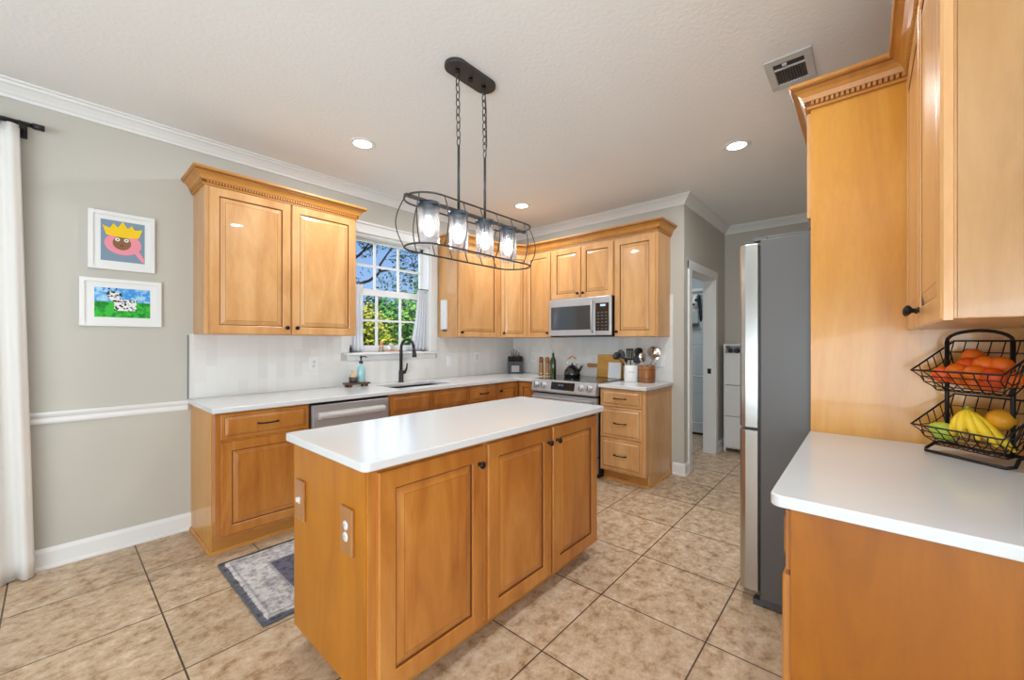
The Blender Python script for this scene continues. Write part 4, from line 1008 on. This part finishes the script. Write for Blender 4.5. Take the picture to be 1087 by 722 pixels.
# cutting board leaning on the tiles, tablet, crocks
r = thing('cutting_board', 'wooden cutting board with a long handle leaning on the tiles behind the cooktop', 'cutting board', (4.03, 2.14, .924))
OLIVE = wood('board_wood', L((176, 122, 40)), L((204, 150, 66)), L((216, 168, 88)), .45, 'y')
def lean(y, z): return (4.035+.028*(z-.924)/.26, y, z)
bw = [(1.99, .926), (2.30, .926), (2.30, 1.165), (1.99, 1.165)]
obj('board', prism(BM(), [lean(y, z) for y, z in [(1.965, .926), (2.285, .926), (2.285, 1.165), (2.275, 1.175), (1.975, 1.175), (1.965, 1.165)]], (.016, 0, -.003)), OLIVE, r, bevel=.003)
obj('board_handle', prism(BM(), [lean(y, z) for y, z in [(2.285, 1.035), (2.40, 1.03), (2.415, 1.04), (2.415, 1.065), (2.40, 1.075), (2.285, 1.07)]], (.014, 0, -.003)), base('handle_brown', L((170, 116, 62)), .5), r, bevel=.003)
def ln2(y, z): return (3.93+.02*(z-.924)/.17, y, z)
r = thing('recipe_tablet', 'small white framed recipe card leaning in front of the cutting board', 'card', (3.92, 2.03, .924))
yL, yR = 2.092, 1.945
obj('card_frame', prism(BM(), [ln2(yL, .926), ln2(yR, .926), ln2(yR, 1.096), ln2(yL, 1.096)], (.01, 0, 0)), base('cream_frame', L((226, 222, 210)), .5), r, bevel=.002)
f = lambda y, z: (ln2(y, z)[0]-.001, y, z)
obj('card_face', prism(BM(), [f(yL-.013, .938), f(yR+.013, .938), f(yR+.013, 1.084), f(yL-.013, 1.084)], (.003, 0, 0)), base('card_white', L((224, 228, 232)), .4), r)
obj('easel_stand', prism(BM(), [(3.955, 2.04, .925), (4.0, 2.03, .925), (3.957, 2.03, 1.04)], (0, -.02, 0)), MATS['cream_frame'], r)

CW = Vector((3.84, 1.782, .915)); CC = Vector((3.87, 1.632, .915))
r = thing('utensil_crock', 'white ceramic crock holding black cooking utensils right of the range', 'crock', CW)
obj('crock', lathe(BM(), [(0, 0), (.066, 0), (.070, .006), (.070, .165), (.067, .168), (.064, .165), (.064, .012), (0, .012)], CW, seg=32), base('crock_glaze', L((230, 230, 228)), .2), r)
# small grey cursive word on the crock
bm = BM(); pts = []
for i in range(31):
    t_ = i/30; s = -.03+.06*t_; ang = s/.0703
    pts.append(CW+Vector((-.0705*math.cos(ang+.43), -.0705*math.sin(ang+.43), .1+.008*math.sin(t_*26)*(1 if i % 7 else 1.6))))
obj('lettering', tube(bm, pts, .0012, 5), base('grey_ink', (.25, .25, .26), .6), r)
COPPER = wood('copper_wood', L((100, 54, 20)), L((138, 82, 34)), L((166, 106, 52)), .3)
r = thing('utensil_crock', 'reddish brown round crock holding steel ladles at the end of the worktop', 'crock', CC)
obj('crock', lathe(BM(), [(0, 0), (.076, 0), (.079, .006), (.079, .160), (.076, .163), (.072, .160), (.072, .012), (0, .012)], CC, seg=36), COPPER, r)
bm = BM()
for h in (.04, .125): lathe(bm, [(.0788, h), (.080, h+.002), (.080, h+.006), (.0788, h+.008)], CC, seg=36)
obj('hoops', bm, base('hoop_brown', L((112, 58, 26)), .4), r)
def utensil(name, crock, dx, hz, head, mat, label, hm=None, hw=.032, hl=.09, back=0):
    """handle stands inside the crock and leans over its rim; dx = sideways lean of the head, hz = height where the head starts"""
    sw = Vector((.66, -.75, 0)); bw_ = Vector((.75, .66, 0))
    end = crock+sw*dx+bw_*back+Zv*hz; lo = crock-sw*max(-.04, min(.04, dx*.5))-bw_*back*.3+Zv*.02
    d = (end-lo); length = d.length; d.normalize()
    r = thing(name, label, 'utensil', lo, 'utensils in the crocks')
    obj('handle', tube(BM(), [lo, lo+d*length*.5, end], [.006, .006, .005], 8), mat, r)
    sd = Vector((.66, -.75, 0)).normalized(); sd = (sd-d*sd.dot(d)).normalized(); nn = d.cross(sd)
    bm = BM(); hm = hm or mat
    if head == 'spatula':
        P = [(-.6, 0), (.6, 0), (1, .25), (1, .9), (.8, 1), (-.8, 1), (-1, .9), (-1, .25)]
        prism(bm, [end-d*.005+sd*a*hw+d*b*hl-nn*.003 for a, b in P], nn*.006)
    elif head == 'spoon':
        res = bmesh.ops.create_uvsphere(bm, u_segments=18, v_segments=10, radius=1)
        M4 = Matrix(((sd.x*hw, nn.x*.012, d.x*hl*.5, 0), (sd.y*hw, nn.y*.012, d.y*hl*.5, 0), (sd.z*hw, nn.z*.012, d.z*hl*.5, 0), (0, 0, 0, 1)))
        bmesh.ops.transform(bm, matrix=Matrix.Translation(end+d*hl*.42) @ M4, verts=bm.verts)
        for f_ in bm.faces: f_.smooth = True
    elif head == 'ladle':
        c = end+d*.02-nn*0; ax = (-sd*0+Vector((-.75, -.66, .25))).normalized()
        lathe(bm, [(0, -.035), (.02, -.032), (.038, -.018), (hw, .0), (hw+.002, .0), (.039, -.021), (.02, -.035), (0, -.038)], c+d*hw*.6, ax, 24)
    elif head == 'slotted':
        for k in range(-2, 3): prism(bm, [end-d*.005+sd*(k*.36*hw-.12*hw)+d*b-nn*.003 for b in (0, hl)]+[end-d*.005+sd*(k*.36*hw+.12*hw)+d*b-nn*.003 for b in (hl, 0)], nn*.005)
        for b in (0, hl-.012): prism(bm, [end-d*.005+sd*-.85*hw+d*b-nn*.003, end-d*.005+sd*.85*hw+d*b-nn*.003, end-d*.005+sd*.85*hw+d*(b+.014)-nn*.003, end-d*.005+sd*-.85*hw+d*(b+.014)-nn*.003], nn*.005)
    elif head == 'whisk':
        for k in range(6):
            a = PI*k/6; s2 = sd*math.cos(a)+nn*math.sin(a)
            tube(bm, [end+s2*(hw*math.sin(PI*t))*(1 if True else 0)+d*hl*t for t in [j/8*.98 for j in range(9)]], .0014, 5); tube(bm, [end-s2*(hw*math.sin(PI*t))+d*hl*t for t in [j/8*.98 for j in range(9)]], .0014, 5)
    obj('head', bm, hm, r)
SIL = base('grey_silicone', (.05, .055, .065), .5)
utensil('ladle', CW, -.125, .235, 'spoon', BLACK, 'black ladle leaning furthest left in the white crock', hw=.044, hl=.075)
utensil('spatula', CW, -.070, .235, 'spoon', SIL, 'dark grey cooking spoon upright in the white crock behind the ladle', hw=.034, hl=.105, back=.02)
utensil('slotted_turner', CW, .0, .22, 'slotted', BLACK, 'black slotted turner in the middle of the white crock', hw=.042, hl=.115, back=.03)
utensil('spatula', CW, .045, .19, 'spatula', SIL, 'broad dark grey spatula at the right of the white crock', hw=.040, hl=.105, back=-.01)
utensil('tongs', CW, -.055, .20, 'spatula', TAN, 'tan handled tool with a black blade leaning left in the white crock', BLACK, hw=.014, hl=.05, back=-.035)
utensil('masher', CC, -.062, .275, 'spoon', CHROME, 'dark round spoon leaning left out of the brown crock', BRONZE, hw=.045, hl=.075, back=.03)
utensil('ladle', CC, .05, .235, 'ladle', CHROME, 'large shiny steel ladle leaning right out of the brown crock', hw=.066)
utensil('ladle', CC, -.035, .21, 'spoon', CHROME, 'steel serving spoon upright in the brown crock beside the large ladle', hw=.036, hl=.095)
utensil('whisk', CC, .03, .15, 'whisk', CHROME, 'wire whisk low in the brown crock under the large ladle', hw=.026, hl=.10, back=-.02)

# ------------------------------------------------------------------ fruit basket on the right worktop
WIRE = base('black_wire', (.012, .011, .011), .45, .3)
bd = Vector((-.156, -.18, 0)).normalized(); bnv = Vector((-.757, .655, 0))
BL0 = Vector((2.085, -.158, .915)); WL = .215                       # left foot on the worktop; width of the stand
r = thing('fruit_basket', 'two tier black wire fruit basket on the right foreground worktop', 'basket', BL0)
def BP(a, d, z): return BL0+bd*a-bnv*d+Zv*z                        # a along the width, d back from the front rail
postd = .075; PA, PB = .012, WL-.028
loop = [BP(0, 0, .006), BP(WL, 0, .006), BP(WL+.012, .018, .010), BP(WL+.004, .045, .03), BP(WL, postd, .035), BP(WL*.5, postd, .028), BP(0, postd, .035), BP(-.004, .045, .03), BP(-.012, .018, .010)]
obj('foot_rail', tube(BM(), loop, .0052, 8, True), WIRE, r)
for a in (PA, PB):
    obj('post', tube(BM(), [BP(a, postd, .03), BP(a, postd, .40)], .0062, 10), WIRE, r)
loop = [BP(PA, postd, .40)]+[BP(PA+(PB-PA)*(.5-.5*math.cos(t)), postd, .40+.035*math.sin(t)) for t in (k*PI/12 for k in range(1, 12))]+[BP(PB, postd, .40)]
obj('carry_handle', tube(BM(), loop, .0055, 8), WIRE, r)
def basket_point(q, s, t):
    """q tier height; s 0..1 width, t 0..1 front to back on the rim"""
    return BP(WL*(s*1.16-.06), postd-.118+.185*t, q+.105*t)
def tier(q):
    dp = .085
    def W_(s, t):
        # rim at t<0 / t>1, trough between: front slope, bottom, back slope
        prof = [(0, 0), (.18, -.060), (.36, -.108), (.5, -.120), (.66, -.115), (.84, -.065), (1, 0)]
        s = s+(.5-s)*max(0, -([h for q_, h in prof if q_ >= t-1e-9][0]))*2.2
        for (t0, h0), (t1, h1) in zip(prof, prof[1:]):
            if t <= t1+1e-9:
                f = (t-t0)/(t1-t0); h = h0+(h1-h0)*f; break
        return basket_point(q, s, t)+Zv*h
    bk = obj('wire_basket', tube(BM(), [basket_point(q, s, t) for s, t in ((0, 0), (.5, 0), (1, 0), (1, .5), (1, 1), (.5, 1), (0, 1), (0, .5))], .0032, 8, True), WIRE, r)
    bm = BM()
    for i in range(8):
        s = i/7; tube(bm, [W_(s, t) for t in (0, .09, .18, .27, .36, .5, .66, .75, .84, .92, 1)], .0018, 5)
    for t in (.09, .18, .27, .36, .5, .66, .75, .84, .92): tube(bm, [W_(k/7, t) for k in range(8)], .0018, 5)
    for s in (0, 1):      # side meshes
        for h in (.33, .66): tube(bm, [W_(s, t)*(1-h)+basket_point(q, s, t)*h for t in (.18, .36, .5, .66, .84)], .0018, 5)
        for t in (.18, .36, .5, .66, .84): tube(bm, [W_(s, t), basket_point(q, s, t)], .0018, 5)
    obj('wire_mesh', bm, WIRE, bk)
    return W_
W1 = tier(.295); W2 = tier(.10)
ORANGE = base('orange_peel', L((240, 112, 18)), .45, bump=(260, .15, .004)); DEEP = base('clementine_peel', L((232, 84, 20)), .45, bump=(260, .15, .004))
FR_ = .029
oc = 0
spots = []
places = ['at the front left of the upper tier', 'front middle of the upper tier', 'front right of the upper tier, low', 'far right of the upper tier, beside the post', 'in the second row at the left of the upper tier',
          'in the second row centre of the upper tier', 'in the second row right of the upper tier', 'rear left of the upper tier', 'rear right of the upper tier', 'on top of the upper tier pile at the left', 'on top of the upper tier pile, the highest one', 'at the top right of the upper tier by the post']
for k, (s, t, up) in enumerate(((.14, .30, .052), (.38, .27, .062), (.63, .27, .060), (.86, .30, .056), (.20, .55, .042), (.44, .52, .034), (.69, .52, .034), (.3, .78, .055), (.92, .58, .044), (.40, .46, .094), (.66, .44, .102), (.85, .50, .098))):
    p = W1(s, t)+Zv*(up-.005)
    o = solo('orange', ball(BM(), p, FR_, 1, 1, .94), ORANGE if k % 3 else DEEP, 'orange '+places[k]+' of the wire basket' if 'tier' not in places[k] else 'orange '+places[k], 'fruit', p, 'oranges in the fruit basket')
# bananas, lime and mango in the lower tier
BAN = base('banana_peel', L((236, 200, 40)), .5); TIP = base('banana_stem', L((150, 150, 50)), .6)
hub = W2(.36, .52)+Zv*.132
r = thing('banana_bunch', 'bunch of yellow bananas in the lower tier of the wire basket', 'fruit', hub)
obj('stem', tube(BM(), [hub+Vector((0, 0, .012)), hub-Zv*.012], [.008, .012], 8), TIP, r)
for k, (s, t) in enumerate(((.30, .26), (.50, .18), (.72, .22), (.92, .28), (1.06, .44))):
    e_ = W2(s, t)+Zv*.022; mid = (hub+e_)/2+Zv*.012+(-bd)*-.0+bnv*.018
    pts = [hub*(1-u)**2+mid*2*u*(1-u)+e_*u*u for u in (0, .08, .2, .35, .5, .65, .8, .92, 1)]
    b_ = obj('banana', tube(BM(), pts, [.0045, .006, .011, .0145, .0152, .0145, .0125, .0075, .0035], 10), BAN, r)
p = W2(.12, .36)+Zv*.050
solo('pear', lathe(BM(), [(0, -.034), (.016, -.031), (.028, -.018), (.032, .0), (.029, .016), (.019, .032), (.011, .042), (0, .045)], p, (bd*-.8+Zv*.3), 24), base('green_peel', L((178, 196, 66)), .45), 'green pear at the left of the bananas in the lower tier', 'fruit', p)
p = W2(.74, .66)+Zv*.088
solo('mango', ball(BM(), p, .036, 1.15, 1, .95), base('mango_peel', L((232, 160, 30)), .45), 'large yellow orange fruit behind the bananas in the lower tier', 'fruit', p)

# ------------------------------------------------------------------ outside the window
GRASS = noisy('lawn', L((60, 110, 40)), L((110, 150, 60)), 3)
struct('ground', box(BM(), -25, 45, 3.75, 60, -.6, -.5), GRASS)
BARK = base('bark', (.03, .022, .018), .9)
def leaf_mat(name, c0, c1):
    m = noisy(name, c0, c1, 2.2); m.node_tree.nodes['Principled BSDF'].inputs['Roughness'].default_value = .6; return m
LF1 = leaf_mat('leaves_green', L((62, 126, 44)), L((140, 192, 88))); LF2 = leaf_mat('leaves_yellow', L((170, 180, 40)), L((226, 214, 90))); LF3 = leaf_mat('leaves_dark', L((20, 52, 28)), L((54, 96, 46)))
def leaves(bm, c, rad, n, size, sq=1.0):
    for _ in range(n):
        while True:
            v = Vector((random.uniform(-1, 1), random.uniform(-1, 1), random.uniform(-1, 1)))
            if v.length <= 1: break
        p = Vector(c)+Vector((v.x*rad, v.y*rad, v.z*rad*sq))
        a = Vector((random.uniform(-1, 1), random.uniform(-1, 1), random.uniform(-1, 1))).normalized(); b_ = a.orthogonal().normalized(); s = size*random.uniform(.6, 1.3)
        q = a.cross(b_)*.12*s
        vs = [bm.verts.new(p+d) for d in (-a*s, b_*s*.5+q, a*s, -b_*s*.5+q)]
        bm.faces.new(vs)
def at(px, py, y):
    """point on the plane y seen at a pixel of the photograph"""
    ca, sa = math.cos(A_YAW), math.sin(A_YAW); rr = (px-543.5)/428.75; uu = (363.5-py)/428.75
    d = Vector((ca+sa*rr, sa-ca*rr, uu)); return Vector((0, 0, 1.31))+d*(y/d.y)
def bush(name, label, c, rad, n, size, mat, sq=1.0, clumps=7, group='trees and shrubs outside the window'):
    r = thing(name, label, 'tree', (c[0], c[1], -.5), group)
    bm = BM()
    for k in range(clumps):
        d = Vector((random.uniform(-1, 1), random.uniform(-.6, .6), random.uniform(-.9, .9)))*rad*.6
        leaves(bm, Vector(c)+d, rad*.55, n//clumps, size, sq)
    obj('foliage', bm, mat, r)
    obj('trunk', tube(BM(), [(c[0], c[1], -.5), (c[0]+.1, c[1], c[2]*.5), (c[0], c[1], c[2])], [.14, .11, .05], 8), BARK, r)
    return r
# yellow shrub lower left, green trees centre and right, dark evergreens behind
bush('shrub', 'yellow leaved shrub outside the lower left window panes', at(388, 350, 8.5), .85, 1100, .075, LF2, .9)
bush('shrub', 'low yellow green shrub outside the middle of the window', at(402, 358, 9.9), .35, 500, .07, LF2, .7)
bush('tree', 'dark evergreen tree outside the upper middle of the lower sash', at(414, 346, 27), 2.6, 2400, .22, LF3, .8)
bush('tree', 'mid green tree outside the right window panes', at(443, 345, 11.5), 1.35, 2200, .11, LF1, 1.1)
bush('tree', 'dark green hedge tree in the lower middle of the window', at(424, 355, 19), 1.7, 1500, .15, LF3, .7)
bush('tree', 'tall green tree whose top shows at the right of the upper sash', at(459, 304, 15.5), 1.0, 600, .12, LF1, 1.5)
# bare dark branches crossing the upper sash
r = thing('branch_tree', 'tree with dark bare branches crossing the blue upper window panes', 'tree', tuple(at(345, 363, 7.5).xy)+(-.5,), 'trees and shrubs outside the window')
tr = at(340, 363, 7.5)
obj('trunk', tube(BM(), [(tr.x, 7.5, -.5), (tr.x, 7.5, 1.5), at(342, 315, 7.5), at(336, 240, 7.5)], [.2, .16, .14, .08], 10), BARK, r)
def br(pix, rads, y=7.5): obj('branch', tube(BM(), [at(px, py, y) for px, py in pix], rads, 6), BARK, r)
br([(341, 318), (365, 308), (382, 301), (392, 298), (399, 293), (404, 288), (412, 287), (421, 285.5)], [.08, .045, .036, .030, .028, .026, .018, .01])
br([(403, 289), (403.5, 281), (411, 270), (418, 261), (419, 259)], [.028, .022, .018, .016, .014])
br([(338, 300), (365, 282), (381, 271), (386, 266), (391, 259), (397, 251)], [.05, .035, .026, .02, .014, .008])
br([(386, 266), (391, 263), (396, 261)], [.02, .015, .008])
bm = BM()
for px, py, rad, n in ((388, 258, .16, 40), (392, 263, .16, 30), (408, 258, .2, 20), (383, 253, .15, 25), (425, 275, .35, 40), (436, 280, .3, 90), (418, 297, .3, 60), (410, 303, .3, 80), (440, 292, .3, 110), (430, 303, .3, 70), (395, 266, .14, 16), (443, 270, .28, 60), (385, 290, .2, 12), (384, 264, .2, 40), (400, 256, .2, 30), (432, 264, .3, 70), (422, 268, .25, 40)):
    leaves(bm, at(px, py, 7.4), rad, n, .045)
obj('foliage', bm, LF3, r)
